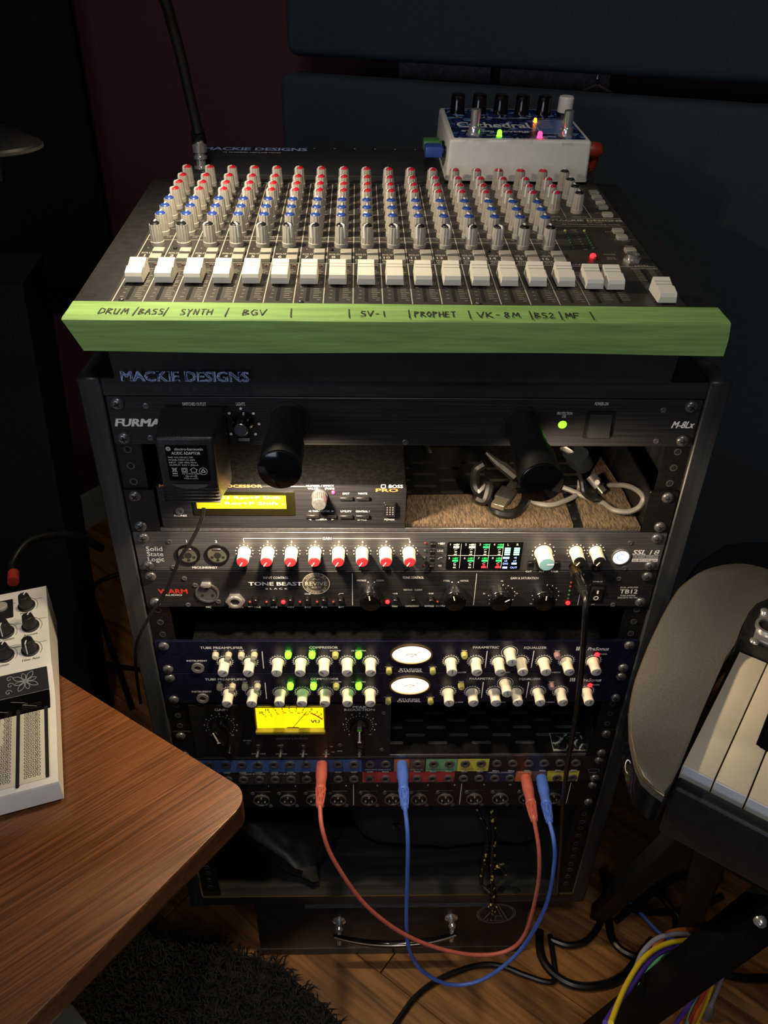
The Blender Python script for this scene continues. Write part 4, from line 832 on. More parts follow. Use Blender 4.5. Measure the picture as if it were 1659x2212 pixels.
mk_.text('VU', u1-11, v0+14, 4.6, 9.4, z=1.1, bold=.06); mk_.line(cx+2, v0+5, arc(math.radians(66))[0], arc(math.radians(66))[1]+1, .7, 2.2); mk_.add([(cx-6, v0+3.5, 1.3), (cx+10, v0+3.5, 1.3), (cx+8, v0+5.4, 1.3), (cx-3, v0+5.4, 1.3)], [(0, 1, 2, 3)])
rd.pline([arc(math.radians(60-3*i)) for i in range(8)], 1.5, 1.12); mat('dial_brown', '#5a3c08', .6, noise=.05); mat('dial_red', '#c03010', .6, noise=.05); part('dial_marks', mk_, 'dial_brown', mt, smooth=False); part('dial_red_arc', rd, 'dial_red', mt, smooth=False)
for x, y in ((465, 440), (660, 440), (852, 440), (1047, 440), (1330, 440)):
    u, v = cmp_(CG, x, y); g = G(); g.lathe([(2.6, 0), (2.6, 1.2), (1.6, 1.4), (1.6, 2.2)], 16); o = part('toggle_switch', g, 'steel_dark', cmx, (u, v, 0)); g = G(); g.tube([(0, 0, 2), (0, 1.6, 7), (0, 2.6, 10)], 1.1, 10, 0, rs=[.9, 1.1, 1.4]); part('lever', g, 'chrome', o)
smalls(cmx, [cmp_(CG, 1535, 118), cmp_(CG, 1520, 430), cmp_(CG, 1162, 392), cmp_(CG, 378, 375)])
u, v = cmp_(CG, 225, 440); g = G(); g.lathe([(5, 0), (5, 9), (4.4, 10), (.02, 10)], 24, flute=10, famp=.3, fz=(1, 9)); part('mix_knob', g, 'gloss_black', cmx, (u, v+4, 0))
# black-and-white printed card on the shelf
zs = ZB+.4; c4 = [on(*CI(a, b), z=zs) for a, b in ((1112, 362), (1330, 358), (1300, 245), (1085, 247))]
def bwprint():
    m = bpy.data.materials.new('card_print'); m.use_nodes = True; nt = m.node_tree; b = nt.nodes['Principled BSDF']; tc = nt.nodes.new('ShaderNodeTexCoord'); nz = nt.nodes.new('ShaderNodeTexNoise'); nz.inputs['Scale'].default_value = 60; nz.inputs['Detail'].default_value = 3; nz.inputs['Distortion'].default_value = 2.2
    r = nt.nodes.new('ShaderNodeValToRGB'); r.color_ramp.elements[0].position = .52; r.color_ramp.elements[1].position = .64; r.color_ramp.elements[0].color = (.01, .012, .014, 1); r.color_ramp.elements[1].color = (.45, .5, .52, 1)
    nt.links.new(tc.outputs['Object'], nz.inputs['Vector']); nt.links.new(nz.outputs['Fac'], r.inputs[0]); nt.links.new(r.outputs[0], b.inputs['Base Color']); b.inputs['Roughness'].default_value = .35; MATS['card_print'] = m
bwprint(); mat('card_edge', '#8d8b85', .6, noise=.05)
mid = (c4[0]+c4[1]+c4[2]+c4[3])/4; ct = wthing('photo_card', 'small black and white printed card lying on the lower shelf', 'card', (mid.x, mid.y, ZB))
g = G(); g.prism([(p.x-mid.x, p.y-mid.y) for p in c4], .05, .5); part('card', g, 'card_edge', ct, smooth=False)
g = G(); g.prism([((p.x-mid.x)*.95, (p.y-mid.y)*.95) for p in c4], .5, .6); part('print', g, 'card_print', ct, smooth=False)
# ------------------------------------------------------------------ unit 10: patchbay
k = 10
d = dev('patchbay', 'black rack patchbay with two rows of sockets and coloured label tape', 'patchbay', k)
panel(d, 'satin_black'); chassis(d, 120)
screws(d, [(-232.5, -6.35), (232.5, -6.35), (232.5, -38.1), (-232.5, -38.1)])
colx = {}
pa_ = [pf(CJ, a, b, 0, k) for a, b in ((100, 82), (348, 78), (600, 75), (975, 72), (1222, 70), (1592, 68))]; pb_ = [pf(CI, a, b, 0, k) for a, b in ((243, 440), (547, 438), (848, 438), (1255, 436))]
x_l = pa_[0][0]; x_r = pb_[-1][0]; n_c = 22; pitch = (x_r-x_l)/n_c
yt = sum(p[1] for p in pa_+pb_)/10; pbot = [pf(CJ, a, b, 0, k) for a, b in ((240, 192), (608, 190), (975, 188), (1220, 187))]; yb_ = sum(p[1] for p in pbot)/4
tapes = {'tape_blue': '#3c5590', 'tape_navy': '#1c2444', 'tape_orange': '#b0643c', 'tape_brown': '#5c4a42', 'tape_green': '#6a9a78', 'tape_yellow': '#c2b848', 'tape_red': '#a03438', 'tape_grey': '#2a2a2c'}
for n_, c_ in tapes.items(): mat(n_, c_, .5, noise=.1, nscale=(200, 200, 200))
def tape(c0, a0, c1, a1, row, m_, txt=None):
    x0 = pf(c0, a0, 80 if c0 is CJ else 450, 0, k)[0] if not isinstance(a0, float) else a0; x1 = pf(c1, a1, 80 if c1 is CJ else 450, 0, k)[0]
    y0_, y1_ = (yt-14, yt+7.5) if row == 0 else (yb_-7, yb_+13.4)
    if row: y1_ = min(y1_, yt-14.3)
    g = G(); g.rect(x0+.2, x1-.2, y0_, y1_, .15); o = part('label_tape', g, m_, d, smooth=False)
    if txt: g = G(); g.text(txt, (x0+x1)/2, y0_+3.6 if not row else y1_-2.4, 1.8, min((x1-x0)*.8, 30), z=.2); part('tape_lettering', g, 'print_white' if m_ not in ('tape_yellow', 'tape_green') else 'print_black', o, smooth=False)
tape(CJ, -222.0, CJ, 1160, 0, 'tape_blue'); tape(CJ, 1160, CJ, 1410, 0, 'tape_navy', 'PRESONUS CHANNELS'); tape(CJ, 1410, CJ, 1530, 0, 'tape_orange'); tape(CJ, 1530, CJ, 1650, 0, 'tape_brown', 'COMP-2A'); tape(CI, 295, CI, 497, 0, 'tape_green', 'EFFECTS RETURNS'); tape(CI, 497, CI, 700, 0, 'tape_yellow', 'AUX 1-2')
tape(CJ, 190, CJ, 420, 1, 'tape_grey', 'PREAMP RETURNS'); tape(CJ, 420, CJ, 668, 1, 'tape_grey', 'SENDS'); tape(CJ, 1163, CI, 487, 1, 'tape_red'); tape(CI, 685, CI, 882, 1, 'tape_navy', 'PRESONUS CHANNELS'); tape(CI, 882, CI, 985, 1, 'tape_orange', 'TUBE'); tape(CI, 985, CI, 1083, 1, 'tape_brown'); tape(CI, 1083, CI, 1290, 1, 'tape_yellow', 'AUX SENDS')
for i in range(-1, n_c+1):
    for y in (yt, yb_): jack(d, x_l+pitch*i, y, 5.4, 'steel_dark', 'jack_socket', False, 1.8)
    g = None
sl = G()
for i in range(-1, n_c+1): sl.rrect(x_l+pitch*i, yt-14.2, 7.6, 2.2, 1.05, 0, .5)
part('mode_slots', sl, 'print_dim', d, kind='stuff', smooth=False)
pr = G(); u, v = pf(CI, 1365, 500, 0, k); pr.text('NYS', u, v, 2.2, 8); u, v = pf(CI, 1370, 485, 0, k); pr.pline([(u-6, v-2.6), (u-6, v+2), (u+6, v+2), (u+6, v-2.6)], .35); part('printed_lettering', pr, 'print_dim', d, smooth=False)
# ------------------------------------------------------------------ unit 11: XLR panel
k = 11
d = dev('connector_panel', 'black rack panel with twelve round microphone connectors under the patchbay', 'connector panel', k)
panel(d, 'black_metal'); screws(d, [(sx*232.5, y) for sx in (-1, 1) for y in (-6.35, -38.1)])
xp = [pf(CJ, a, 343, 0, k) for a in (380, 585, 790, 975, 1215, 1400, 1605)]+[pf(CI, a, 660, 0, k) for a in (420, 605, 770, 940, 1110)]
yx = sum(p[1] for p in xp)/12; pr = G()
XL = G(); XL.ring(0, 0, 8.4, 9.6, 0, 2.2, 30); XLm = mesh(XL, 'connector_shell', 'steel_dark'); q = G(); q.lathe([(8.4, .2), (8.2, .7), (.02, .7)], 28, cap0=False); XLi = mesh(q, 'insert', 'black_metal'); q = G()
for a in (90, 210, 330): q.cyl(4.4*math.cos(math.radians(a)), 4.4*math.sin(math.radians(a)), 1, .6, 3, 8)
XLp = mesh(q, 'pins', 'chrome'); q = G(); q.box(-3.2, 3.2, 5.6, 7.6, .6, 1.6, .3, 1); XLk = mesh(q, 'latch', 'chrome')
q = G(); q.rrect(0, 0, 25, 29, 3, 0, .8, .3, 1); XLf = mesh(q, 'flange', 'black_metal')
for i, (x, _) in enumerate(xp):
    o = part('microphone_connector', XLf, None, d, (x, yx, 0)); part('connector_shell', XLm, None, o, (0, 0, .8)); part('insert', XLi, None, o, (0, 0, .6)); part('pins', XLp, None, o, (0, 0, .4)); part('latch', XLk, None, o, (0, 0, .6))
    for sx, sy in ((-1, 1), (1, -1)): part('flange_screw', SMALLSCREW, None, o, (sx*9.6, sy*11.6, .8))
    pr.text(str(i+1), x+9.5, -5.2, 2.6, bold=.02)
for c, a in ((CJ, 1095), (CI, 517), (CI, 1205)): u, v = pf(c, a, 325 if c is CJ else 648, 0, k); pr.line(u, -2.5, u, -U+3, .7)
part('printed_lettering', pr, 'print_white', d, smooth=False)
# ------------------------------------------------------------------ patch cables hanging in front of the rack
mat('plug_red', '#b25c50', .5, noise=.15, nscale=(120, 120, 120)); mat('plug_blue', '#4a6cc8', .45, noise=.1, nscale=(120, 120, 120))
def patch(label, m_, lattice, ends, mid):
    """ends: two (socket xyz, tip pixel); plug reaches from its socket straight out and sags a little"""
    b = Vector(ends[0][0]); t = wthing('patch_cable', label, 'patch cable', b); outp = []
    for s, tp in ends:
        s = Vector(s); L = 66.0; e = on(*tp, y=s.y-L); dv = (e-s); M = orient(s-b, e-b) @ Matrix.Rotation(-PI/2, 4, 'X'); n = dv.length
        g = G(); g.lathe([(6.0, .5), (6.4, 2), (6.4, n*.34), (5.6, n*.4), (5.4, n*.56), (6.0, n*.6), (6.0, n*.62), (4.8, n*.64)], 24, M); pg = part('plug', g, m_, t)
        g = G()
        for i in range(7):
            for q_ in (-1, 1):
                pts = []
                for j in range(6): a = 2*PI*i/7+q_*j*.18; r_ = 5.2-.32*j; pts.append(M @ Vector((r_*math.cos(a), r_*math.sin(a), n*(.62+.068*j))))
                g.tube(pts, .75, 5, 0)
        g.lathe([(4.0, n*.62), (2.4, n*.95)], 12, M); g.lathe([(4.0, n*.94), (4.0, n), (2.6, n+1)], 16, M); part('strain_relief', g, m_, pg)
        outp.append((s-b)+dv)
    pts = [outp[0]]+[Vector(p)-b for p in mid]+[outp[1]]
    d0 = (outp[0]-(Vector(ends[0][0])-b)).normalized()
    g = G(); g.tube([outp[0]-d0*6]+pts+[outp[1]-(outp[1]-(Vector(ends[1][0])-b)).normalized()*6], 2.35, 10, 6); part('cable', g, m_, t)
ztop = -U*10+yt; zbot = -U*10+yb_
xr = x_l+pitch*round((pf(CJ, 845, 75, 0, 10)[0]-x_l)/pitch); xb = x_l+pitch*round((pf(CJ, 1470, 70, 0, 10)[0]-x_l)/pitch); xr2 = x_l+pitch*round((pf(CI, 940, 530, 0, 10)[0]-x_l)/pitch); xb2 = x_l+pitch*round((pf(CI, 1035, 530, 0, 10)[0]-x_l)/pitch)
Y = lambda px, py, y: on(px, py, y=y)
patch('salmon red patch cable looping from the patchbay top row to its bottom row', 'plug_red', False, [((xr, 0, ztop), (691, 1742)), ((xr2, 0, zbot), (1154, 1772))], [Y(697, 1795, -86), Y(722, 1860, -96), Y(790, 1955, -105), Y(880, 2022, -108), Y(985, 2058, -108), Y(1075, 2060, -105), Y(1130, 2025, -100), Y(1160, 1925, -92), Y(1165, 1845, -84)])
patch('bright blue patch cable hanging lowest, looping between two patchbay sockets', 'plug_blue', False, [((xb, 0, ztop), (875, 1745)), ((xb2, 0, zbot), (1187, 1775))], [Y(881, 1810, -84), Y(880, 1900, -94), Y(878, 1990, -100), Y(884, 2050, -104), Y(910, 2095, -106), Y(960, 2124, -106), Y(1015, 2125, -104), Y(1070, 2100, -102), Y(1130, 2045, -98), Y(1178, 1960, -92), Y(1197, 1870, -86), Y(1197, 1820, -82)])
# ------------------------------------------------------------------ mixer on top of the rack; its frame: u right, v back along the panel, h off the panel
MT = Vector((-9.28, -28.15, 75.24)); MR = Euler((.078468, 0, .005716)); MM3 = MR.to_matrix(); MI = MM3.transposed()
def ml(px, py, h=0, v=None):
    dd = MI @ ray(px, py); o = MI @ (CAM-MT); t = (h-o.z)/dd.z if v is None else (v-o.y)/dd.y; return o+dd*t
def mw_(u, v, h): return MM3 @ Vector((u, v, h))+MT
mx = thing('mixer', 'sixteen channel mixing desk with red, blue and black capped knobs and cream faders', 'mixer', MT, MR)
mat('mixer_shell', '#232325', .5, noise=.25, nscale=(120, 120, 120)); mat('mixer_face', '#34322f', .48, noise=.45, nscale=(25, 25, 25)); mat('mixer_pod', '#26292d', .55, noise=.2)
mat('knob_grey', '#a5a199', .5, noise=.12, nscale=(200, 200, 200)); mat('cap_red', '#c01c30', .35, noise=.05); mat('cap_blue', '#2a4596', .35, noise=.05); mat('cap_black', '#17171a', .35, noise=.1); mat('fader_cream', '#ece8db', .4, noise=.05); mat('button_grey', '#a8a49a', .5, noise=.1); mat('line_grey', '#bdb8aa', .6, noise=.1)
g = G(); g.rrect(0, 165, 482.6, 330, 5, -4, 0, .8, 2); part('faceplate', g, 'mixer_shell', mx)
g = G(); g.rrect(1.5, 172, 433, 312, 2, -.2, .9, .5, 1); part('control_surface', g, 'mixer_face', mx)
HZ = 1.0
# chassis below, standing on the rack's top board
xs0, xs1 = -219.5, 218.5; bmv = []
def low(u, v): # h of the plane z = 16.4 under (u, v)
    return (16.4-MT.z-(MM3 @ Vector((u, v, 0))).z)/MM3[2][2]
vf, vbk = 14, 322
g = G(); pts = [(xs0, vf), (xs1, vf), (xs1, vbk), (xs0, vbk)]
g.add([(u, v-(.0785*low(u, v)), low(u, v)) for u, v in pts]+[(u, v, -4) for u, v in pts], [(3, 2, 1, 0), (4, 5, 6, 7), (0, 1, 5, 4), (1, 2, 6, 5), (2, 3, 7, 6), (3, 0, 4, 7)]); part('chassis', g, 'mixer_shell', mx, smooth=False)
pr = G(); yfr = mw_(0, vf, -30).y-.6
pts2 = [on(262, 812, y=yfr), on(537, 814, y=yfr)]
lt = G(); cxx = (pts2[0].x+pts2[1].x)/2; lt.text('MACKIE DESIGNS', cxx, (pts2[0].z+pts2[1].z)/2, 8.0, pts2[1].x-pts2[0].x, bold=.065, z=0)
fr_ = part('front_lettering', G().add([tuple(MI @ (Vector((a, yfr-.35, b))-MT)) for a, b, c in lt.v], lt.f), 'print_blue', mx, smooth=False)
# rear pod with the sockets
g = G(); g.rrect(4, 386, 430, 104, 4, -46, 4, 1.5, 2); part('connector_pod', g, 'mixer_pod', mx)
pb = G(); pb.text('MACKIE DESIGNS', (ml(441, 322, 4).x+ml(662, 322, 4).x)/2, 428, 11, 116, bold=.06, z=4.15); part('pod_lettering', pb, 'print_blue', mx, smooth=False)
pb = G(); pb.text('16 CHANNEL MIC/LINE MIXER', -148, 414, 3.4, 64, z=4.15, bold=.02)
for i in range(9): pb.dot(-80+23*i, 434, 1, 4.15, 8)
part('pod_small_lettering', pb, 'print_white', mx, smooth=False)
# printed lines and lettering
PT = 22.3; U0 = -200.7; ln = G(); tx = G()
for i in range(17): ln.line(-212.4+PT*i, 27, -212.4+PT*i, 316, .75, HZ)
ln.line(-212, 104, 145, 104, .6, HZ); ln.line(-212, 153.5, 145, 153.5, .6, HZ)
ln.line(166, 316, 166, 220, .6, HZ); ln.line(190, 316, 190, 220, .6, HZ); ln.line(146, 219, 217, 219, .7, HZ); ln.line(148, 197, 216, 197, .5, HZ); ln.line(146, 102.5, 216, 102.5, .6, HZ); ln.line(144.4, 103, 144.4, 27, .6, HZ)
for v in (316, 222, 163): ln.line(-212, v, 145, v, .5, HZ)
VR = [305, 278, 256, 236, 208.5, 188, 167.5]
for i in range(16):
    x = U0+PT*i
    tx.text(str(i+1), x-6.2, 117.6, 4.6, None, bold=.05, z=HZ); tx.text('SOLO', x-5.6, 123.6, 2.9, 8.6, bold=.03, z=HZ); tx.text('MUTE', x-5.6, 111.4, 2.9, 8.6, bold=.03, z=HZ); tx.text('ALT 3-4', x-5.6, 107.4, 2.4, 8.6, bold=.02, z=HZ); tx.text('PAN', x+1.5, 131.5, 2.2, 5, z=HZ); tx.text('L', x-6.5, 135, 2, z=HZ); tx.text('R', x+6.5, 135, 2, z=HZ)
    for v in VR[:4]:
        for j in range(5): a = math.radians(225-67.5*j); tx.dot(x+8.4*math.cos(a), v+8.4*math.sin(a), .5, HZ, 6)
    for v in VR[4:]: tx.text('-15', x-6, v-7.6, 1.8, z=HZ); tx.text('+15', x+6, v-7.6, 1.8, z=HZ)
    for j in range(19):
        v = 37+3.3*j; w_ = 6.2 if j % 3 == 0 else 4.4
        if j < 17: ln.line(x+2.6, v, x+2.6+w_, v, .38, HZ)
        if j % 2 == 0 and j < 17: ln.line(x-5.4-w_*.4, v, x-5.2, v, .38, HZ)
    tx.text('U', x+7.4, 64, 2.2, z=HZ); tx.text('oo', x+7, 33.6, 1.6, z=HZ); tx.text('+20', x+6.6, 100.4, 1.6, z=HZ)
tx.text('MACKIE DESIGNS', 184, 213.2, 4.6, 66, bold=.05, z=HZ); tx.text('CR1604', 190, 207.4, 2.6, 14, z=HZ); tx.text('16 CHANNEL MIC/LINE MIXER', 186, 202, 2.6, 54, z=HZ)
tx.text('LEVEL', 157, 223, 2.4, 8, z=HZ); tx.text('BALANCE', 179, 223, 2.4, 14, z=HZ); tx.text('1/LEFT', 154, 106, 2.6, 12, z=HZ); tx.text('2/RIGHT', 174, 106, 2.6, 14, z=HZ); tx.text('LEVEL', 206, 104.8, 2.6, 12, z=HZ); tx.text('SOLO/PHONES', 206, 99, 2.6, 22, z=HZ); tx.text('MAIN OUTPUT', 207, 164.6, 2.4, 18, z=HZ); tx.text('MUTE', 207, 161, 2.2, 7, z=HZ); tx.text('SOLO', 206.5, 149, 2.2, 7, z=HZ); tx.text('POWER', 185, 129, 2.2, 10, z=HZ); tx.text('SOLO', 184, 122, 2.2, 7, z=HZ); tx.text('LEVEL SET', 184, 118.6, 1.8, 9, z=HZ); tx.text('AUX SOLO', 201, 234, 2.2, 9, z=HZ); tx.text('ALT PREVIEW', 201, 184, 2.2, 14, z=HZ); tx.text('CLIP', 166, 187.6, 1.8, z=HZ)
for i, s in enumerate(('+10', '+7', '+4', '+2', '0', '-2', '-7', '-20')): tx.text(s, 166, 183-6.1*i, 2, None, z=HZ)
for j in range(22):
    v = 36+2.9*j; ln.line(205-9.4, v, 205-3.2, v, .38, HZ); ln.line(205+3, v, 205+8, v, .38, HZ)
for j in range(17): v = 37+3.3*j; ln.line(140+5.5, v, 140+10, v, .38, HZ); ln.line(158, v, 164, v, .38, HZ); ln.line(171, v, 178, v, .38, HZ)
part('printed_lines', ln, 'line_grey', mx, smooth=False); part('printed_lettering', tx, 'line_grey', mx, smooth=False)
# knobs
def mknob():
    g = G(); n = 36
    g.lathe([(5.9, 0), (5.9, 3.4), (5.5, 3.8), (4.9, 17.2), (4.6, 17.8), (3.9, 17.8)], n, flute=12, famp=.5, fz=(3.7, 17.3)); return mesh(g, 'knob', 'knob_grey', angle=.5)
MK = mknob(); CAPS = {}
for c_ in ('red', 'blue', 'black'): CAPS[c_] = knobmesh('knob_cap', [(4.3, 0), (4.2, .8), (3.4, 1.7), (1.8, 2.2), (.02, 2.3)], 'cap_'+c_, 20)
g = G(); g.box(-.75, .75, 0, 4.6, .4, 2.7, .2, 1); g.box(-.75, .75, 4.0, 5.3, -9, 2.0, .2, 1); KPTR = mesh(g, 'pointer', 'print_white', False)
def mkn(u, v, c_, ang):
    o = part('knob', MK, None, mx, (u, v, HZ)); part('knob_cap', CAPS[c_], None, o, (0, 0, 17.4)); part('pointer', KPTR, None, o, (0, 0, 17.4), (0, 0, ang))
rnd = random.Random(3)
panpos = [0, 0, 1, -1, 1, -1, 1, -1, 1, -1, 1, -1, 1, -1, 0, 0]
for i in range(18):
    x = U0+PT*i+(0.4 if i > 15 else 0)
    for j in range(4): mkn(x, VR[j], 'red' if i < 17 else 'black', math.radians(142) if i < 14 or j else (0 if i > 14 else math.radians(170)))if i < 17 else mkn(x, VR[j], 'black', 0)
    if i < 16:
        for j in range(4, 7): mkn(x, VR[j], 'blue', 0 if rnd.random() < .75 else rnd.uniform(-.7, .7))
        mkn(x, 142, 'black', panpos[i]*math.radians(145))
# buttons
g = G(); g.box(-4.7, 4.7, -4.2, 4.2, 0, 3.2, .4, 1); SBm = mesh(g, 'solo_button', 'button_grey'); g = G(); g.box(-4.7, 4.7, -4.8, 4.8, 0, 3.2, .4, 1); MBm = mesh(g, 'mute_button', 'button_grey')
for i in range(16): x = U0+PT*i+4.4; part('solo_button', SBm, None, mx, (x, 124.2, HZ)); part('mute_button', MBm, None, mx, (x, 109.8, HZ))
for a, b in ((605, 250), (628, 285), (650, 317), (670, 353), (705, 408), (780, 525), (808, 570), (868, 665)):
    p = ml(1100+a*.3014, 340+b*.3014, 3); part('master_button', SBm, None, mx, (p.x, p.y, HZ))
# faders
FP = [(0, 1.2), (-.6, 6), (.6, 8.6), (9.6, 10.6), (10.4, 10.4), (10.6, 8.8), (11.4, 8.8), (12, 9.2), (23, 12.2), (23.8, 11.6), (24.4, 1.2)]
g = G(); hw = 7.0; n = len(FP); vs = [(-hw+(.7 if h > 5 else 0), v, h) for v, h in FP]+[(hw-(.7 if h > 5 else 0), v, h) for v, h in FP]
g.add(vs, [(i, i+1, n+i+1, n+i)[::-1] for i in range(n-1)]+[tuple(range(n))[::-1], tuple(range(n, 2*n)), (0, n, 2*n-1, n-1)]); g.box(-1.1, 1.1, 9, 15, -1, 2)
FM = mesh(g, 'fader', 'fader_cream', angle=.4); g = G()
for v in (14, 17.5): h = 9.2+(v-12)*3/11; g.add([(-6.2, v, h+.06), (6.2, v, h+.06), (6.2, v+.7, h+.25), (-6.2, v+.7, h+.25)], [(0, 1, 2, 3)])
FL = mesh(g, 'fader_lines', 'knob_grey', False)
def fader(u, v, s0=31, s1=101):
    g_ = G(); g_.rrect(0, (s0+s1)/2, 2.6, s1-s0, 1.2, -.3, .1); part('fader_slot', g_, 'void', mx, (u, 0, HZ), smooth=False)
    o = part('fader', FM, None, mx, (u, v, HZ+.6)); part('fader_lines', FL, None, o)
for i in range(16): fader(U0+PT*i-1.6, 58.5-.12*i)
p = ml(*crop(1100, 340, .3014)(608, 950), 2); fader(p.x, p.y); p2_ = ml(*crop(1100, 340, .3014)(760, 955), 2); fader(p2_.x, p2_.y); p = ml(*crop(1100, 340, .3014)(1128, 1050), 2); fader(p.x, p.y, 30, 96)
# meter lights, power light, phones socket, screws, ear slots
for j in range(8):
    for x in (157.6, 175.2): led(mx, x-.2*j, 184.5-6*j, 1.3, 'led_off_green' if j else 'lens_lime', 1.4).location.z = HZ*.001
p = ml(1281, 553, 2); led(mx, p.x, p.y, 2.6, 'led_red', 3).location.z = HZ*.001; led(mx, p.x+1.2, p.y-5, 1.8, 'led_off_red', 2).location.z = HZ*.001
p = ml(1367, 556, 4); g = G(); g.ring(0, 0, 3.6, 7.6, 0, 2.4, 6); g.ring(0, 0, 3.2, 5.2, 2.4, 6, 24); g.lathe([(3.2, 1), (.02, 1)], 14, cap0=False); part('phones_socket', g, 'chrome', mx, (p.x, p.y, HZ))
for i in (1, 7, 13): led(mx, U0+PT*i-8+(2 if i == 1 else 0), 133, 1.8, 'black_metal', 1.4, 'surface_screw').location.z = HZ*.001
for x, y in ((-206, 30), (-73, 29), (60, 28.5)): led(mx, x, y, 2, 'steel_dark', 1.4, 'surface_screw').location.z = HZ*.001
for i in range(16): led(mx, U0+PT*i+6.4, 97.4, .9, 'led_off_red', 1, 'overload_light').location.z = HZ*.001
for u, v in ((-231.5, 293), (-232.5, 40), (231.5, 293), (232.5, 40)): g = G(); g.rrect(u, v, 11, 6.6, 3.2, -.1, .15); part('mounting_slot', g, 'void', mx, smooth=False)
# green tape along the front edge, with marker writing
mat('green_tape', '#82a85e', .75, noise=.25, nscale=(18, 300, 300), bump=.25, bscale=(60, 500, 500)); mat('marker', '#26241f', .7, noise=.05)
n = 40; vs = []; prof = [(27.2, 1.25), (14, 1.2), (2, .6), (-.9, -.3), (-1.5, -3), (-1.7, -12), (-2.1, -24)]
for i in range(n+1):
    t = i/n
    for j, (v, h) in enumerate(prof):
        xl = -240.8-(.9 if j in (2, 3) else 0)+(0 if j < 4 else {4: 1, 5: 5, 6: 10.2}[j]); xr_ = 241.4+(1.2 if 1 < j < 5 else 0)+(2.5 if j > 4 else 0)
        vs.append((xl+(xr_-xl)*t, v-3.2*t*(1 if j == 0 else 0)+.25*math.sin(19*t+j), h-(.9*math.sin(7*t)+1.2*t if j == 6 else 0)))
m_ = len(prof); g = G(); g.add(vs, [(i*m_+j, i*m_+j+1, (i+1)*m_+j+1, (i+1)*m_+j) for i in range(n) for j in range(m_-1)]); part('masking_tape', g, 'green_tape', mx, label='green masking tape with handwritten channel names')
LET = {'D': [[(0, 0), (.1, 1), (.7, .8), (.8, .3), (0, 0)]], 'R': [[(0, 0), (.1, 1), (.7, .8), (.1, .5), (.8, 0)]], 'U': [[(0, 1), (.05, .1), (.5, 0), (.7, .9)]], 'M': [[(0, 0), (.2, 1), (.45, .3), (.75, 1), (.85, 0)]], 'B': [[(0, 0), (.1, 1), (.7, .8), (.15, .5), (.8, .25), (0, 0)]], 'A': [[(0, 0), (.4, 1), (.75, 0)], [(.15, .4), (.7, .4)]], 'S': [[(.75, .9), (.2, .95), (.1, .6), (.7, .4), (.6, .05), (0, 0)]], 'Y': [[(0, 1), (.35, .5), (.75, 1)], [(.35, .5), (.2, -.25)]], 'N': [[(0, 0), (.1, 1), (.6, 0), (.75, 1)]], 'T': [[(0, .95), (.85, 1)], [(.4, 1), (.35, 0)]], 'H': [[(0, 0), (.1, 1)], [(.7, 0), (.75, 1)], [(0, .5), (.75, .55)]], 'G': [[(.75, .9), (.3, 1), (0, .5), (.3, 0), (.75, .15), (.75, .5), (.45, .45)]], 'V': [[(0, 1), (.35, 0), (.85, 1.1)]], '1': [[(.3, 1), (.35, 0)]], 'P': [[(0, -.1), (.1, 1), (.75, .85), (.1, .5)]], 'O': [[(.4, 1), (0, .5), (.35, 0), (.75, .5), (.4, 1)]], 'E': [[(.75, .95), (.1, 1), (0, 0), (.75, .05)], [(.05, .5), (.6, .55)]], 'K': [[(0, 0), (.1, 1)], [(.75, 1), (.1, .45), (.8, 0)]], '8': [[(.7, .85), (.3, 1), (.15, .75), (.65, .3), (.35, 0), (.05, .25), (.7, .85)]], '2': [[(.05, .8), (.4, 1), (.7, .75), (0, 0), (.8, .05)]], 'F': [[(0, 0), (.1, 1), (.8, 1)], [(.05, .55), (.6, .55)]], '-': [[(.1, .45), (.6, .5)]], '/': [[(.1, -.3), (.45, 1.3)]], '|': [[(.35, -.3), (.3, 1.3)]], '.': [[(.2, .4), (.35, .42)]]}
rj = random.Random(5)
for s, x, w_, px0 in (('DRUM', 214, 66, 0), ('/', 288, 16, 0), ('BASS', 301, 56, 0), ('/', 354, 16, 0), ('SYNTH', 390, 72, 0), ('/', 486, 14, 0), ('BGV', 524, 54, 0), ('|', 624, 14, 0), ('|', 749, 14, 0), ('SV-1', 778, 62, 0), ('|', 879, 14, 0), ('PROPHET', 895, 92, 0), ('|', 1009, 14, 0), ('VK-8M', 1030, 94, 0), ('|', 1142, 14, 0), ('BS2', 1154, 46, 0), ('|', 1206, 14, 0), ('MF', 1220, 36, 0), ('|', 1274, 14, 0)):
    py = 671+(x-214)*.0105; a = ml(x, py, 1.3); b = ml(x+w_, py, 1.3); wu = (b.x-a.x)/len(s); hh = 8.6
    hw_ = G()
    for i, ch in enumerate(s):
        for st_ in LET[ch]:
            hw_.pline([(a.x+wu*(i+.04)+wu*.95*p_[0]+rj.uniform(-.15, .15), a.y-4.5+hh*p_[1]+rj.uniform(-.3, .3)) for p_ in st_], .95, 1.42)
    part('handwritten_word' if len(s) > 1 else 'handwritten_divider', hw_, 'marker', mx, smooth=False)
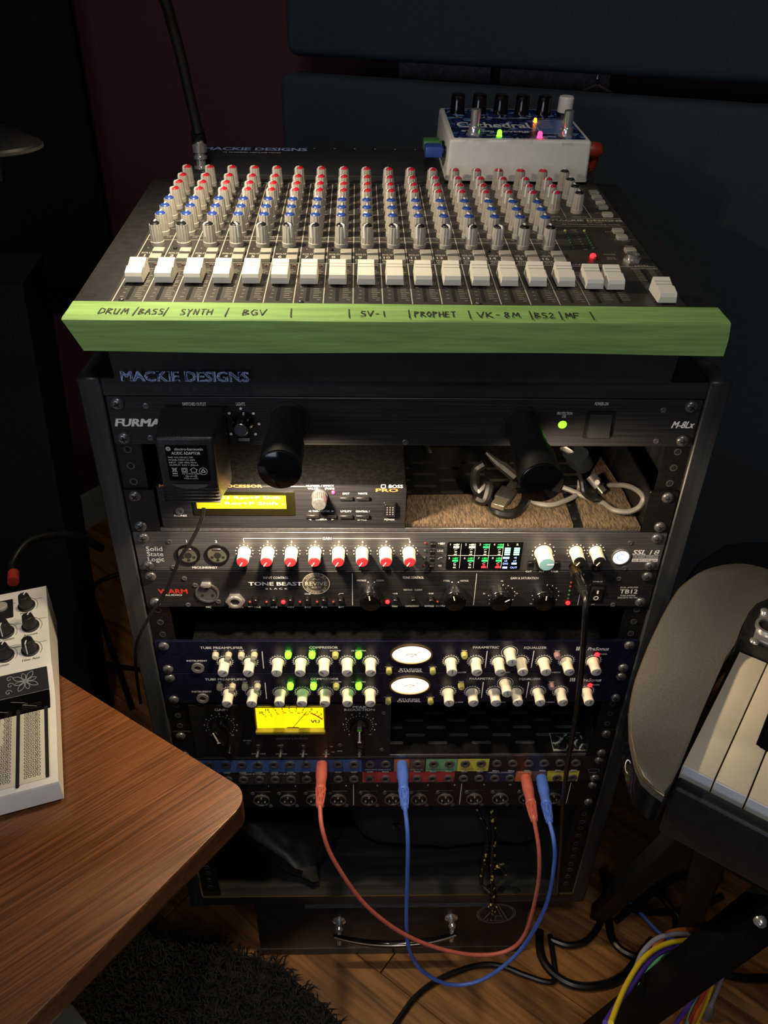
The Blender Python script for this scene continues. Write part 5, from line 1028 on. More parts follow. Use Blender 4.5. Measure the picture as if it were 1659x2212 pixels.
# ------------------------------------------------------------------ gooseneck lamp plugged into the pod
gb = mw_(-195, 352, 4.2); gl = wthing('gooseneck_lamp', 'black gooseneck lamp plugged into the mixer with a steel twist connector', 'lamp', gb)
g = G(); g.lathe([(7.5, 0), (7.5, 2), (5, 2.4), (5, 9), (7, 9.6), (7, 12), (5.4, 12.4), (5.4, 15), (7.4, 16), (7.6, 23), (6.6, 24), (5.6, 25), (5.6, 38)], 24, flute=0); part('twist_connector', g, 'chrome', gl)
top = on(428, 286, y=gb.y-6); g = G(); g.tube(rel([(gb.x, gb.y, gb.z+37), on(430, 306, y=gb.y-3), top], gb), 7.2, 16, 0, rs=[7, 7.6, 5.6]); part('collar', g, 'rubber_black', gl)
nk = [top]+[on(px, py, y=gb.y+dy) for px, py, dy in ((420, 250, -8), (406, 190, -14), (390, 120, -24), (371, 50, -38), (352, -10, -56))]
e = nk[-1]; nk += [Vector((e.x-12, e.y-40, e.z+55)), Vector((e.x-6, e.y-100, e.z+85)), Vector((e.x+12, e.y-165, e.z+70)), Vector((e.x+22, e.y-195, e.z+40))]
g = G(); g.tube(rel(nk, gb), 5.2, 14, 8); part('neck', g, 'rubber_black', gl)
hd = nk[-1]; M = Matrix.Translation(Vector(hd)-gb) @ Matrix.Rotation(PI, 4, 'X'); g = G(); g.lathe([(5, -6), (9, 0), (17, 12), (19, 34), (18, 34), (16, 13), (8, 2)], 28, M, cap1=False, cap0=False); part('lamp_shade', g, 'satin_black', gl)
g = G(); g.lathe([(3, 6), (6, 14), (5.5, 20), (.05, 24)], 16, M); part('lamp_bulb', g, 'bulb_glow', gl)
light('gooseneck_light', 'SPOT', (hd.x, hd.y, hd.z-32), (hd.x+70, hd.y-10, 60), 3.6, (1, .82, .56), .012, spot=2.6, blend=.7)
# ------------------------------------------------------------------ reverb pedal on the pod
pm = ml(972, 306, 44); pc_ = ml(1115, 392, 4.2)
pd = thing('reverb_pedal', 'white stompbox effects pedal with blue stained-glass print and six knobs', 'effects pedal', mw_(133.5, 320, 4.2), MR)
mat('pedal_white', '#dcdcd8', .4, noise=.05, nscale=(100, 100, 100))
PW, PD, PH = 147, 133, 40
bm = bmesh.new(); A_ = [bm.verts.new(p) for p in ((-PW/2, 0, 2.5), (PW/2, 0, 2.5), (PW/2, PD, 2.5), (-PW/2, PD, 2.5))]; B_ = [bm.verts.new(p) for p in ((-PW/2+1.5, -1, PH), (PW/2-1.5, -1, PH), (PW/2-1.5, PD+1, PH), (-PW/2+1.5, PD+1, PH))]
bm.faces.new(A_[::-1]); bm.faces.new(B_)
for i in range(4): bm.faces.new((A_[i], A_[(i+1) % 4], B_[(i+1) % 4], B_[i]))
bmesh.ops.bevel(bm, geom=[e_ for e_ in bm.edges if e_.verts[0].co.z > 3 or e_.verts[1].co.z > 3], offset=3.2, segments=4, profile=.5, affect='EDGES'); g = G(); g.bm(bm); part('enclosure', g, 'pedal_white', pd)
g = G(); g.rrect(0, PD/2, PW+1, PD+1, 4, 0, 2.3, .5, 1); part('base_plate', g, 'pedal_white', pd)
g = G(); g.rrect(0, PD/2, PW-13, PD-9, 3, PH-.1, PH+.25); 
def glass():
    m = bpy.data.materials.new('stained_glass'); m.use_nodes = True; nt = m.node_tree; b = nt.nodes['Principled BSDF']; tc = nt.nodes.new('ShaderNodeTexCoord'); L_ = nt.links.new
    v1 = nt.nodes.new('ShaderNodeTexVoronoi'); v1.inputs['Scale'].default_value = 115; v2 = nt.nodes.new('ShaderNodeTexVoronoi'); v2.feature = 'DISTANCE_TO_EDGE'; v2.inputs['Scale'].default_value = 115
    r = nt.nodes.new('ShaderNodeValToRGB'); r.color_ramp.elements[0].color = hexc('#141a48'); r.color_ramp.elements[1].color = hexc('#7aa6dc'); e_ = r.color_ramp.elements.new(.45); e_.color = hexc('#2c3a86'); e_ = r.color_ramp.elements.new(.65); e_.color = hexc('#4a5ea8'); sp = nt.nodes.new('ShaderNodeSeparateColor')
    r2 = nt.nodes.new('ShaderNodeValToRGB'); r2.color_ramp.elements[0].position = .06; r2.color_ramp.elements[1].position = .1; mxn = nt.nodes.new('ShaderNodeMix'); mxn.data_type = 'RGBA'; mxn.inputs[6].default_value = hexc('#0a0c20')
    L_(tc.outputs['Object'], v1.inputs['Vector']); L_(tc.outputs['Object'], v2.inputs['Vector']); L_(v1.outputs['Color'], sp.inputs[0]); L_(sp.outputs[0], r.inputs[0]); L_(v2.outputs['Distance'], r2.inputs[0]); L_(r2.outputs[0], mxn.inputs[0]); L_(r.outputs[0], mxn.inputs[7]); L_(mxn.outputs[2], b.inputs['Base Color']); b.inputs['Roughness'].default_value = .3; MATS['stained_glass'] = m
glass(); part('printed_top', g, 'stained_glass', pd, smooth=False)
CQ = crop(940, 190, .217)
def pl_(x, y, h=0):
    p = ml(*CQ(x, y), 4.2+PH+h); return p.x-133.5, p.y-320
pr = G(); zt_ = PH+.35
def PTx(x, y, s, h, w_, **kw): a, b = pl_(x, y); g_ = G(); g_.text(s, a, b, h, w_, z=zt_, **kw); part('printed_word', g_, 'print_white', pd, smooth=False)
ttl = G(); a, b = pl_(572, 372); ttl.text('Cathedral', a, b, 21, 76, z=zt_, bold=.04); part('title_lettering', ttl, 'print_white', pd, smooth=False); PTx(845, 508, 'electro-harmonix', 6, 58, bold=.02); PTx(845, 524, 'MADE IN NYC, USA', 2.6, 27); PTx(600, 435, 'STEREO REVERB', 5.4, 70, bold=.06)
for x, y, s in ((222, 296, 'BLEND'), (440, 300, 'DECAY'), (660, 303, 'DAMPING/TONE'), (870, 305, 'FEEDBACK'), (1120, 312, 'PRE-DELAY'), (395, 517, 'TAP / INFINITE'), (1330, 535, 'BYPASS'), (555, 474, 'BEAT'), (1140, 490, 'STATUS')): PTx(x, y, s, 2.6, None, bold=.02)
a0, b0 = pl_(1010, 440); a1, b1 = pl_(1280, 345); mat('pedal_panel', '#5a70b0', .35, noise=.15, nscale=(300, 300, 300)); g = G(); g.rrect((a0+a1)/2+1, (b0+b1)/2, 33, abs(b1-b0)+14, 2, PH+.2, PH+.4); mp2_ = part('mode_list', g, 'pedal_panel', pd, smooth=False)
pr = G(); pr.pline(rr((a0+a1)/2+1, (b0+b1)/2, 32, abs(b1-b0)+13, 2, 3), .7, PH+.5, True)
for i, s in enumerate(('ACCU SPRING', 'ACCU HALL', 'ROOM', 'PLATE', 'GRAIL SPRING', 'REVERSE', 'ECHO')): pr.text(s, a0+7, b1+5-5.2*i, 2.2, 14, 'l', z=PH+.5)
part('mode_lettering', pr, 'print_white', mp2_, smooth=False)
KB = knobmesh('pedal_knob', [(8.4, 0), (8.4, 1), (7.9, 2), (7.4, 18), (6.4, 19.4), (.02, 19.6)], 'gloss_black', 40); KW = knobmesh('pedal_knob', [(8.2, 4), (8.4, 4.5), (8.2, 18), (7.2, 19.6), (.02, 19.8)], 'white_plastic', 40); KS = knobmesh('knob_skirt', [(8.8, 0), (8.8, 2.6), (7.6, 4.2), (.02, 4.2)], 'gloss_black', 32)
for x, y, wt in ((226, 265, 0), (440, 267, 0), (655, 272, 0), (868, 278, 0), (1085, 283, 0), (1297, 293, 1)):
    a, b = pl_(x, y); o = part('pedal_knob', KW if wt else KB, None, pd, (a, b+7.5, PH), label='white knob' if wt else None)
    if wt: part('knob_skirt', KS, None, o)
for x, y in ((392, 480), (1310, 495)):
    a, b = pl_(x, y); g = G(); g.lathe([(8.2, 0), (8.2, 2)], 6); g.lathe([(6.2, 2), (6.2, 8), (5.6, 9)], 24); o = part('foot_switch', g, 'chrome', pd, (a, b+4, PH)); g = G(); g.lathe([(4.6, 9), (4.6, 15), (4.9, 15.2), (4.9, 24), (4.4, 24.6), (.02, 24.6)], 24); part('plunger', g, 'chrome', o)
for x, y, m_ in ((638, 485, 'led_green'), (1040, 500, 'led_pink'), (995, 345, 'led_orange')): a, b = pl_(x, y); g = G(); g.lathe([(3.0, 0), (3.0, .8), (2.5, 1), (2.5, 4), (1.8, 5.8), (.02, 6.4)], 14); part('indicator_light', g, m_, pd, (a, b+.6, PH+.3), scale=(1, 1, 1) if m_ != 'led_orange' else (.7, .7, .7))
for y in (22, 40): g = G(); g.ring(0, 0, 4, 6.4, 0, 2, 20, Matrix.Translation((-PW/2-.2, y, 22)) @ Matrix.Rotation(-PI/2, 4, 'Y')); part('side_socket', g, 'gloss_black', pd)
# flat angled patch plugs in its sides
def rplug(name, label, m_, loc, sx, flat=True):
    t = thing(name, label, 'plug', mw_(133.5+loc[0], 320+loc[1], 4.2+loc[2]), MR)
    if flat:
        g = G(); g.box(*sorted((sx*2, sx*20)), -8, 8, -5, 6, 2, 2); g.tube([(0, 0, 0), (sx*4, 0, 0)], 4.4, 14, 0); part('body', g, m_, t); g = G(); g.tube([(sx*12, 6, -2), (sx*12, 22, -6), (sx*6, 60, -14), (sx*-6, 96, -30)], 3, 8); part('cable', g, m_, t)
    else:
        g = G(); g.tube([(0, 0, 0), (sx*3, 0, 0), (sx*9, 0, 0), (sx*15, 0, 0), (sx*17.5, 0, 0)], 8, 20, 0, rs=[6, 8, 8.4, 7.5, 5]); g.tube([(sx*11, 0, 0), (sx*11, 3, -10), (sx*11, 4, -18)], 7, 16, 0, rs=[6, 5.4, 4.6]); part('body', g, m_, t)
        g = G(); g.tube([(sx*11, 4, -17), (sx*11, 8, -24), (sx*8, 60, -34), (0, 110, -46)], 3, 8); part('cable', g, m_, t)
mat('plug_green', '#3f7a44', .45, noise=.1); mat('plug_deepblue', '#2c4a9c', .45, noise=.1); mat('plug_scarlet', '#a03226', .45, noise=.1)
rplug('patch_plug', 'green flat patch plug in the pedal side behind the blue one', 'plug_green', (-PW/2-1.5, 44, 23), -1)
rplug('patch_plug', 'blue flat patch plug in the pedal side in front of the green one', 'plug_deepblue', (-PW/2-1.5, 21, 23), -1)
rplug('patch_plug', 'red right-angled plug in the side of the white pedal', 'plug_scarlet', (PW/2+1.2, 32, 23), 1, False)
# ------------------------------------------------------------------ case under the rack, things in the rack's bottom bay
cs = wthing('equipment_case', 'black hard case with a metal handle and oval emblem lying under the rack', 'case', (8, 150, -ZF))
mat('case_black', '#131314', .42, noise=.4, nscale=(60, 60, 60)); mat('case_worn', '#3c4248', .6, noise=.8, nscale=(60, 300, 300))
g = G(); g.box(-187, 184, -147, 220, 0, 136.4, 3, 2); part('shell', g, 'case_black', cs)
g = G(); g.box(-186, 183, -147.6, -146.6, 17, 18.4); part('seam', g, 'steel_dark', cs)
g = G(); g.box(-120, 128, -147.5, -146.8, 122, 133, .3, 1); part('worn_edge', g, 'case_worn', cs)
for px, py in ((733, 1990), (975, 1983)):
    p = on(px, py, y=2); g = G(); M = Matrix.Translation((p.x-8, -147, p.z+ZF)) @ RXM; g.lathe([(9, 0), (9, 1.5), (5, 3), (4, 8), (5.5, 12), (4, 15), (.05, 16)], 20, M); g.tube([(p.x-8, -157, p.z+ZF), (p.x-8, -164, p.z+ZF-10), (p.x-8, -166, p.z+ZF-24)], 3, 10, 3); part('handle_mount', g, 'chrome', cs)
hpnt = [on(px, py, y=-16) for px, py in ((722, 2022), (760, 2032), (810, 2039), (860, 2040), (910, 2036), (950, 2029), (985, 2018))]
g = G(); g.tube(rel(hpnt, (8, 150, -ZF)), 4, 10, 4, rs=[3, 4.4, 5, 5, 5, 4.4, 3]); part('handle', g, 'gloss_black', cs)
g = G(); g.tube([(p[0], p[1]-3.4, p[2]+3.2) for p in rel(hpnt, (8, 150, -ZF))], .9, 8, 4); part('handle_trim', g, 'chrome', cs)
p = on(1072, 1974, y=2.6); g = G(); ex, ez = p.x-8, p.z+ZF; mat('emblem_grey', '#6f7174', .5, noise=.2)
g.oring(ex, ez, 26, 24, 1.2); g.oring(ex, ez, 23.6, 21.6, .8)
g.pline([(ex-17, ez-16), (ex, ez+23), (ex+17, ez-16)], 1.3); g.pline([(ex-11, ez-16), (ex, ez+14), (ex+11, ez-16)], .9); g.line(ex-9, ez-6, ex+9, ez-6, 1); g.line(ex-13, ez-17, ex+13, ez-17, 1); g.line(ex, ez-6, ex, ez-17, .9)
part('emblem', G().add([(a, -147.1-c, b) for a, b, c in g.v], g.f), 'emblem_grey', cs, smooth=False)
def blob(cx, cy, cz, rx, ry, rz, e=.6, n=28, m_=18, seed=1, amp=.06):
    from mathutils import noise as mn
    g_ = G(); vs = []; sg = lambda v, p: math.copysign(abs(v)**p, v)
    for j in range(m_+1):
        ph = -PI/2+PI*j/m_
        for i in range(n):
            th = 2*PI*i/n; x = sg(math.cos(ph), e)*sg(math.cos(th), e); y = sg(math.cos(ph), e)*sg(math.sin(th), e); z = sg(math.sin(ph), e)
            d_ = 1+amp*mn.noise(Vector((x*2+seed, y*2, z*2)))*2; vs.append((cx+rx*x*d_, cy+ry*y*d_, cz+rz*z*d_))
    return g_.add(vs, [(j*n+i, j*n+(i+1) % n, (j+1)*n+(i+1) % n, (j+1)*n+i) for j in range(m_) for i in range(n)])
mat('bag_cloth', '#171b20', .9, noise=.3, nscale=(15, 15, 15), bump=.6, bscale=(40, 40, 40)); mat('leather_black', '#1b1916', .45, noise=.4, nscale=(30, 30, 30), bump=.4, bscale=(60, 60, 60))
ZI = -724.5
bg = wthing('backpack', 'dark slate fabric bag with pale letters stuffed in the rack bottom bay', 'bag', (78, 190, ZI))
g = blob(0, 0, 88, 146, 145, 86, .5, seed=4, amp=.05); part('body', g, 'bag_cloth', bg)
p = on(857, 1758, y=62); g = G(); g.text('IO', 0, 0, 11, None, bold=.04, rot=-1.35); part('lettering', G().add([(p.x-78+a, -147, p.z-ZI+b) for a, b, c in g.v], g.f), 'card_edge', bg, smooth=False)
g = G(); g.tube([(-80, -100, 20), (-20, -60, 6), (40, -90, 5)], 9, 8, 4); part('strap', g, 'bag_cloth', bg)
g = blob(0, 0, 0, 82, 50, 17, .5, seed=9, amp=.16); M = Matrix.Translation((-150, 90, ZI+38)) @ Matrix.Rotation(.34, 4, 'Y') @ Matrix.Rotation(-.5, 4, 'Z'); g.v = [tuple(M @ Vector(p)) for p in g.v]; mn_ = min(p[2] for p in g.v)
g.v = [(a, b, c-mn_+ZI+.2) for a, b, c in g.v]; solo('leather_pouch', g, 'leather_black', 'black leather pouch slumped in the rack bottom bay left of the bag', 'pouch')
def dotted():
    m = bpy.data.materials.new('cord_dotted'); m.use_nodes = True; nt = m.node_tree; b = nt.nodes['Principled BSDF']; tc = nt.nodes.new('ShaderNodeTexCoord'); v = nt.nodes.new('ShaderNodeTexVoronoi'); v.inputs['Scale'].default_value = 150; r = nt.nodes.new('ShaderNodeValToRGB'); r.color_ramp.interpolation = 'CONSTANT'
    r.color_ramp.elements[0].color = hexc('#c0a85c'); r.color_ramp.elements[1].position = .30; r.color_ramp.elements[1].color = hexc('#0e0e0d'); nt.links.new(tc.outputs['Object'], v.inputs['Vector']); nt.links.new(v.outputs['Distance'], r.inputs[0]); nt.links.new(r.outputs[0], b.inputs['Base Color']); MATS['cord_dotted'] = m
dotted(); lb_ = on(1064, 1980, y=-8); ly = wthing('lanyard_cord', 'black drawcord flecked with yellow, knotted and hanging over the rack edge', 'cord', lb_)
for pts in ([(1030, 1745, 30), (1052, 1800, 20), (1046, 1860, 10), (1040, 1905, 6), (1058, 1930, -6)], [(1062, 1745, 26), (1065, 1800, 14), (1063, 1860, 4), (1063, 1920, -4), (1066, 1945, -8), (1062, 1985, -8)], [(1072, 1745, 26), (1068, 1830, 14), (1064, 1900, 2), (1070, 1940, -6), (1056, 1962, -10), (1072, 1958, -8), (1058, 1982, -8)], [(1068, 1875, 4), (1080, 1872, 0), (1092, 1888, -2)], [(1068, 1872, 4), (1084, 1868, 2), (1096, 1878, 0)]):
    g = G(); g.tube(rel([on(a, b, y=c) for a, b, c in pts], lb_), 2.3, 8, 5); part('cord', g, 'cord_dotted', ly)
# ------------------------------------------------------------------ shaggy rug
rg = wthing('shag_rug', 'black shaggy rug on the wooden floor in front of the rack', 'rug', (-330, -160, -ZF))
rp = [on(px, py, z=-ZF+8) for px, py in ((440, 2040), (560, 2072), (612, 2088), (640, 2120), (665, 2140), (700, 2170), (730, 2205), (800, 2290))]; poly = [(p.x+330, p.y+160) for p in rp]+[(60, -330), (-420, -330), (-420, 190), (-20, 190)]
mat('rug_black', '#161412', .9, noise=.5, nscale=(60, 60, 60)); g = G(); g.prism(poly, .2, 8); part('backing', g, 'rug_black', rg, smooth=False)
def inside(x, y):
    c = False; n_ = len(poly)
    for i in range(n_):
        (x1, y1), (x2, y2) = poly[i], poly[i-1]
        if (y1 > y) != (y2 > y) and x < (x2-x1)*(y-y1)/(y2-y1)+x1: c = not c
    return c
g = G(); rz = random.Random(11); vs = []; fs = []
for _ in range(22000):
    x = rz.uniform(-420, 330); y = rz.uniform(-330, 190)
    if not inside(x, y): continue
    a = rz.uniform(0, 2*PI); L = rz.uniform(10, 26); h = rz.uniform(9, 24); dx, dy = math.cos(a)*L, math.sin(a)*L; nx, ny = -math.sin(a)*1.1, math.cos(a)*1.1; i0 = len(vs)
    vs += [(x-nx, y-ny, 7), (x+nx, y+ny, 7), (x+dx*.5+nx, y+dy*.5+ny, 7+h), (x+dx*.5-nx, y+dy*.5-ny, 7+h), (x+dx, y+dy, 7+h*.7)]; fs += [(i0, i0+1, i0+2, i0+3), (i0+3, i0+2, i0+4)]
g.add(vs, fs); part('shag_pile', g, 'rug_black', rg, kind='stuff', smooth=False)
# ------------------------------------------------------------------ cables on the floor
def fl(px, py, h=5): return on(px, py, z=-ZF+h)
def fcable(label, pts, r, h=None):
    g = G(); g.tube([fl(*p) if len(p) == 2 else fl(p[0], p[1], p[2]) for p in pts], r, 9, 6); return solo('floor_cable', g, 'cable_black', label, 'cable', 'black cables on the floor')
fcable('thin black cable crossing the bare boards in front of the case', [(840, 2235), (870, 2190), (905, 2147), (960, 2110), (1030, 2086), (1080, 2086), (1130, 2105), (1180, 2121), (1200, 2115), (1197, 2080), (1188, 2020)], 4)
fcable('thick black cable arching over the boards beside the case and under the stand', [(1166, 2010), (1168, 2060), (1192, 2100), (1240, 2128), (1300, 2128), (1350, 2105), (1385, 2060), (1410, 2030)], 6)
fcable('black cable looping from the case corner up behind the stand', [(1190, 2030), (1230, 2042), (1270, 2030), (1300, 1985), (1308, 1930), (1300, 1880)], 5)
fcable('black cable curving in the shade below the keyboard toward the coloured leads', [(1310, 1900), (1315, 1990), (1330, 2040), (1370, 2066), (1430, 2076)], 6)
fcable('black cable running out along the boards at the keyboard stand', [(1540, 2096), (1600, 2112), (1680, 2112)], 6)
for i, pts in enumerate(([(1330, 1990), (1400, 1935), (1480, 1890), (1560, 1900)], [(1340, 1960), (1420, 1970), (1500, 1960), (1560, 1935)], [(1350, 1900), (1420, 1930), (1470, 1985), (1530, 2000)], [(1380, 1870), (1450, 1960), (1460, 2010)])):
    fcable('black cable in the dark tangle under the keyboard', pts, 5)
g = G(); g.tube([fl(1325, 1925), fl(1370, 1958), fl(1430, 2020), fl(1470, 2032)], 3, 8, 5); solo('floor_cable', g, 'plug_blue', 'thin blue cable on the floor under the keyboard', 'cable')
fcable('black cable dropping down the wall to the floor left of the rack', [(114, 1030, 230), (130, 1090, 150), (150, 1150, 80), (180, 1240), (215, 1330), (255, 1440), (285, 1530)], 6)
fcable('black cable looping beside the left foot of the rack', [(262, 1238), (205, 1262), (182, 1310), (184, 1390), (220, 1430), (300, 1446), (345, 1450)], 5)
# ------------------------------------------------------------------ table with the small synthesizer
ZT_ = -300
wood('table_wood', '#8a5630', '#321a0c', (3, 60), .36, knots=.12, axis=0, coat=.25, lines=(11, 520), bumpy=.3, fig=.07)
tb0 = on(532, 1718, z=ZT_)
e1 = (on(500, 1688, z=ZT_)-on(125, 1449, z=ZT_)).normalized(); e2 = (on(70, 2204, z=ZT_)-on(486, 1776, z=ZT_)).normalized()
Aq = on(125, 1449, z=ZT_); Bq = on(70, 2204, z=ZT_)
den = e1.x*e2.y-e1.y*e2.x; tq = ((Bq.x-Aq.x)*e2.y-(Bq.y-Aq.y)*e2.x)/den; cn = Aq+e1*tq
R_ = 19; c_a = math.acos(max(-1, min(1, (-e1).dot(e2)))); dd_ = R_/math.tan(c_a/2); p1 = cn-e1*dd_; p2 = cn+e2*dd_; bis = (e2-e1).normalized(); ctr = cn+bis*(R_/math.sin(c_a/2))
arcp = []; a1 = math.atan2(p1.y-ctr.y, p1.x-ctr.x); a2 = math.atan2(p2.y-ctr.y, p2.x-ctr.x)
while a2 > a1+PI: a2 -= 2*PI
while a2 < a1-PI: a2 += 2*PI
arcp = [(ctr.x+R_*math.cos(a1+(a2-a1)*i/10), ctr.y+R_*math.sin(a1+(a2-a1)*i/10)) for i in range(11)]
far1 = cn-e1*620; far2 = cn+e2*560; far3 = far1+e2*560
tpoly = [(far1.x, far1.y)]+arcp+[(far2.x, far2.y), (far3.x, far3.y)]
tt = thing('side_table', 'brown wood-grain side table with rounded corner, holding the small synthesizer', 'table', (cn.x-230, cn.y-150, -ZF), (0, 0, 0))
ta = math.radians(40); ct_, st_ = math.cos(ta), math.sin(ta)
def tl(x, y): x, y = x-(cn.x-230), y-(cn.y-150); return x*ct_+y*st_, -x*st_+y*ct_
HT = ZT_+ZF; g = G(); g.prism([tl(*p) for p in tpoly], HT-27, HT, 7, 4, bottom=True); part('table_top', g, 'table_wood', tt, rot=(0, 0, ta))
mat('table_leg', '#1d1a18', .5, noise=.2)
for s, t in ((230, 170), (560, 170), (230, 500), (560, 500)):
    q = cn-e1*s+e2*t; g = G(); x, y = q.x-(cn.x-230), q.y-(cn.y-150); g.box(x-17, x+17, y-17, y+17, 8.2, HT-27, 2, 1); part('leg', g, 'table_leg', tt)
# synthesizer: x to the left is negative, y to the back
fr0 = on(127, 1690, z=ZT_+25); bk0 = on(100, 1265, z=ZT_+55); sy_a = math.atan2(-(bk0.x-fr0.x), bk0.y-fr0.y)
sy = thing('synthesizer', 'small white synthesizer with black knobs, printed touch plate and black floral band on the table', 'synthesizer', (fr0.x, fr0.y, ZT_), (0, 0, sy_a))
def sl(px, py, z):
    p = on(px, py, z=ZT_+z)-Vector((fr0.x, fr0.y, 0)); c, s = math.cos(-sy_a), math.sin(-sy_a); return p.x*c-p.y*s, p.x*s+p.y*c
SD = 231; ys1 = sl(112, 1508, 26)[1]; ys2 = sl(103, 1440, 37)[1]
mat('synth_white', '#e2dfd8', .4, noise=.05); mat('synth_side', '#d9cfb4', .5, noise=.08); mat('plate_cream', '#dcd6c4', .45, noise=.05); mat('synth_print', '#1d1d1e', .6, noise=.05)
sp_ = [(0, 4), (0, 23), (.8, 25.4), (3, 26.6), (ys1, 27), (ys1+8, 29), (ys2, 39), (ys2+5, 42), (SD-6, 56), (SD-2, 55.4), (SD, 52.5), (SD, 4)]
g = G(); n_ = len(sp_); bm = bmesh.new(); L_ = [bm.verts.new((-311, a, b)) for a, b in sp_]; R2 = [bm.verts.new((0, a, b)) for a, b in sp_]
bm.faces.new(L_); bm.faces.new(R2[::-1])
for i in range(n_): bm.faces.new((L_[i], R2[i], R2[(i+1) % n_], L_[(i+1) % n_]))
bmesh.ops.recalc_face_normals(bm, faces=bm.faces); g.bm(bm); part('body', g, 'synth_white', sy)
g = G(); 
for x in (-290, -20):
    for y in (20, 210): g.cyl(x, y, 9, 0, 4.6, 16)
part('feet', g, 'rubber_black', sy)
def hgt(y):
    for (a, b), (c, d_) in zip(sp_[1:], sp_[2:]):
        if a <= y <= c and c > a: return b+(d_-b)*(y-a)/(c-a)
    return 27
def synpt(px, py, z=50): x, y = sl(px, py, z); h = hgt(y); x, y = sl(px, py, h); return x, y, hgt(y)
def surf(g_, off=.25): g_.v = [(x, y, hgt(y)+off+z) for x, y, z in g_.v]; return g_
g = G(); g.prism(rr(-155, (4+ys1)/2, 299, ys1-8, 2, 3), 26.9, 27.4); part('touch_plate', g, 'plate_cream', sy, smooth=False)
mat('floral_band', '#1b1d20', .4, noise=.2, nscale=(60, 60, 60)); mat('floral_print', '#8d9196', .5, noise=.2, nscale=(150, 150, 150))
def strip(y0, y1, off, x0=-306, x1=-4.5, n_=4):
    g_ = G(); vs = []
    for i in range(n_+1): y = y0+(y1-y0)*i/n_; vs += [(x0, y, hgt(y)+off), (x1, y, hgt(y)+off)]
    return g_.add(vs, [(2*i, 2*i+1, 2*i+3, 2*i+2) for i in range(n_)])
part('floral_band', strip(ys1+9, ys2-1, .3), 'floral_band', sy, smooth=False); part('ribbon_strip', strip(ys1-13, ys1+8.6, .5), 'gloss_black', sy, smooth=False)
g = G(); yb0 = ys1-10
for i in range(6): xa = -16-24*i; g.pline([(xa, yb0+2, 0), (xa-10, yb0+11, 0), (xa-8, yb0+6, 0), (xa-18, yb0+14, 0)] and [(xa, yb0+3), (xa-12, yb0+8), (xa-6, yb0+9), (xa-22, yb0+14)], .5, 0)
surf(g, .62); part('ribbon_lines', g, 'print_dim', sy, smooth=False)
fg = G(); yf0, yf1 = ys1+9.5, ys2-1.5; rf = random.Random(21)
for i in range(9):
    fx = -24-33*i; fy = yf0+(yf1-yf0)*.55
    for j in range(8):
        a = PI*2*j/8+.2; r_ = (yf1-yf0)*.48*(1 if j % 2 else .8); px2 = []
        for q in range(9): t = q/8; w_ = .32*math.sin(PI*t); sgn = 1; px2.append((fx+r_*1.3*t*math.cos(a+w_), min(yf1, max(yf0, fy+r_*t*math.sin(a+w_)))))
        for q in range(9): t = 1-q/8; w_ = -.32*math.sin(PI*t); px2.append((fx+r_*1.3*t*math.cos(a+w_), min(yf1, max(yf0, fy+r_*t*math.sin(a+w_)))))
        fg.pline(px2, .55, 0)
    for j in range(3):
        cxf = fx-14+rf.uniform(-2, 2); cyf = yf0+(yf1-yf0)*(.2+.3*j); fg.pline([(cxf+3.2*math.cos(q*.7)*(1-q/12), min(yf1, max(yf0, cyf+2.6*math.sin(q*.7)*(1-q/12)))) for q in range(11)], .5, 0)
surf(fg, .5); part('floral_print', fg, 'floral_print', sy, smooth=False)
# touch keys: two visible white keys split by a dark line, printed circuit pattern
pt = G(); zk = 27.5
for x0 in (-31.5, -8.2): pt.rrect(x0, 47, 3.0, 82 if x0 > -20 else 88, 1.4, 27.3, 27.55)
kx = [-20.0, -43.5, -67]
for ci, c0 in enumerate(kx):
    cols = (-5.2, -1.8, 1.8, 5.2)
    for j in range(19 if ci == 0 else 24):
        y = 12+3.9*j
        if y > 92: break
        for q_ in cols:
            if ci and y > 52 and q_ < 0: continue
            pt.pline(rr(c0+q_, y, 2.1, 2.4, .5, 1), .5, zk, True)
            if (j+int(q_)) % 2 == 0 and q_ < 5: pt.line(c0+q_+.9, y+1.1, c0+q_+2.4, y+2.9, .45, zk)
            elif q_ > -5: pt.line(c0+q_-.9, y+1.1, c0+q_-2.4, y+2.9, .45, zk)
pt.text('MICRO', -20, 100.5, 4, 17, z=zk); pt.text('FREAK', -20, 95.4, 4, 17, z=zk, bold=.03); pt.text('ALGORITHMIC', -20, 91.6, 1.6, 17, z=zk, bold=.02); pt.text('SYNTHESIZER', -20, 89, 1.6, 17, z=zk, bold=.02)
part('plate_print', pt, 'synth_print', sy, smooth=False)
g = G(); g.prism([(-56, 50), (-46.5, 50), (-46.5, 102), (-56, 102)], 27.2, 27.6); part('black_key', g, 'gloss_black', sy, smooth=False)
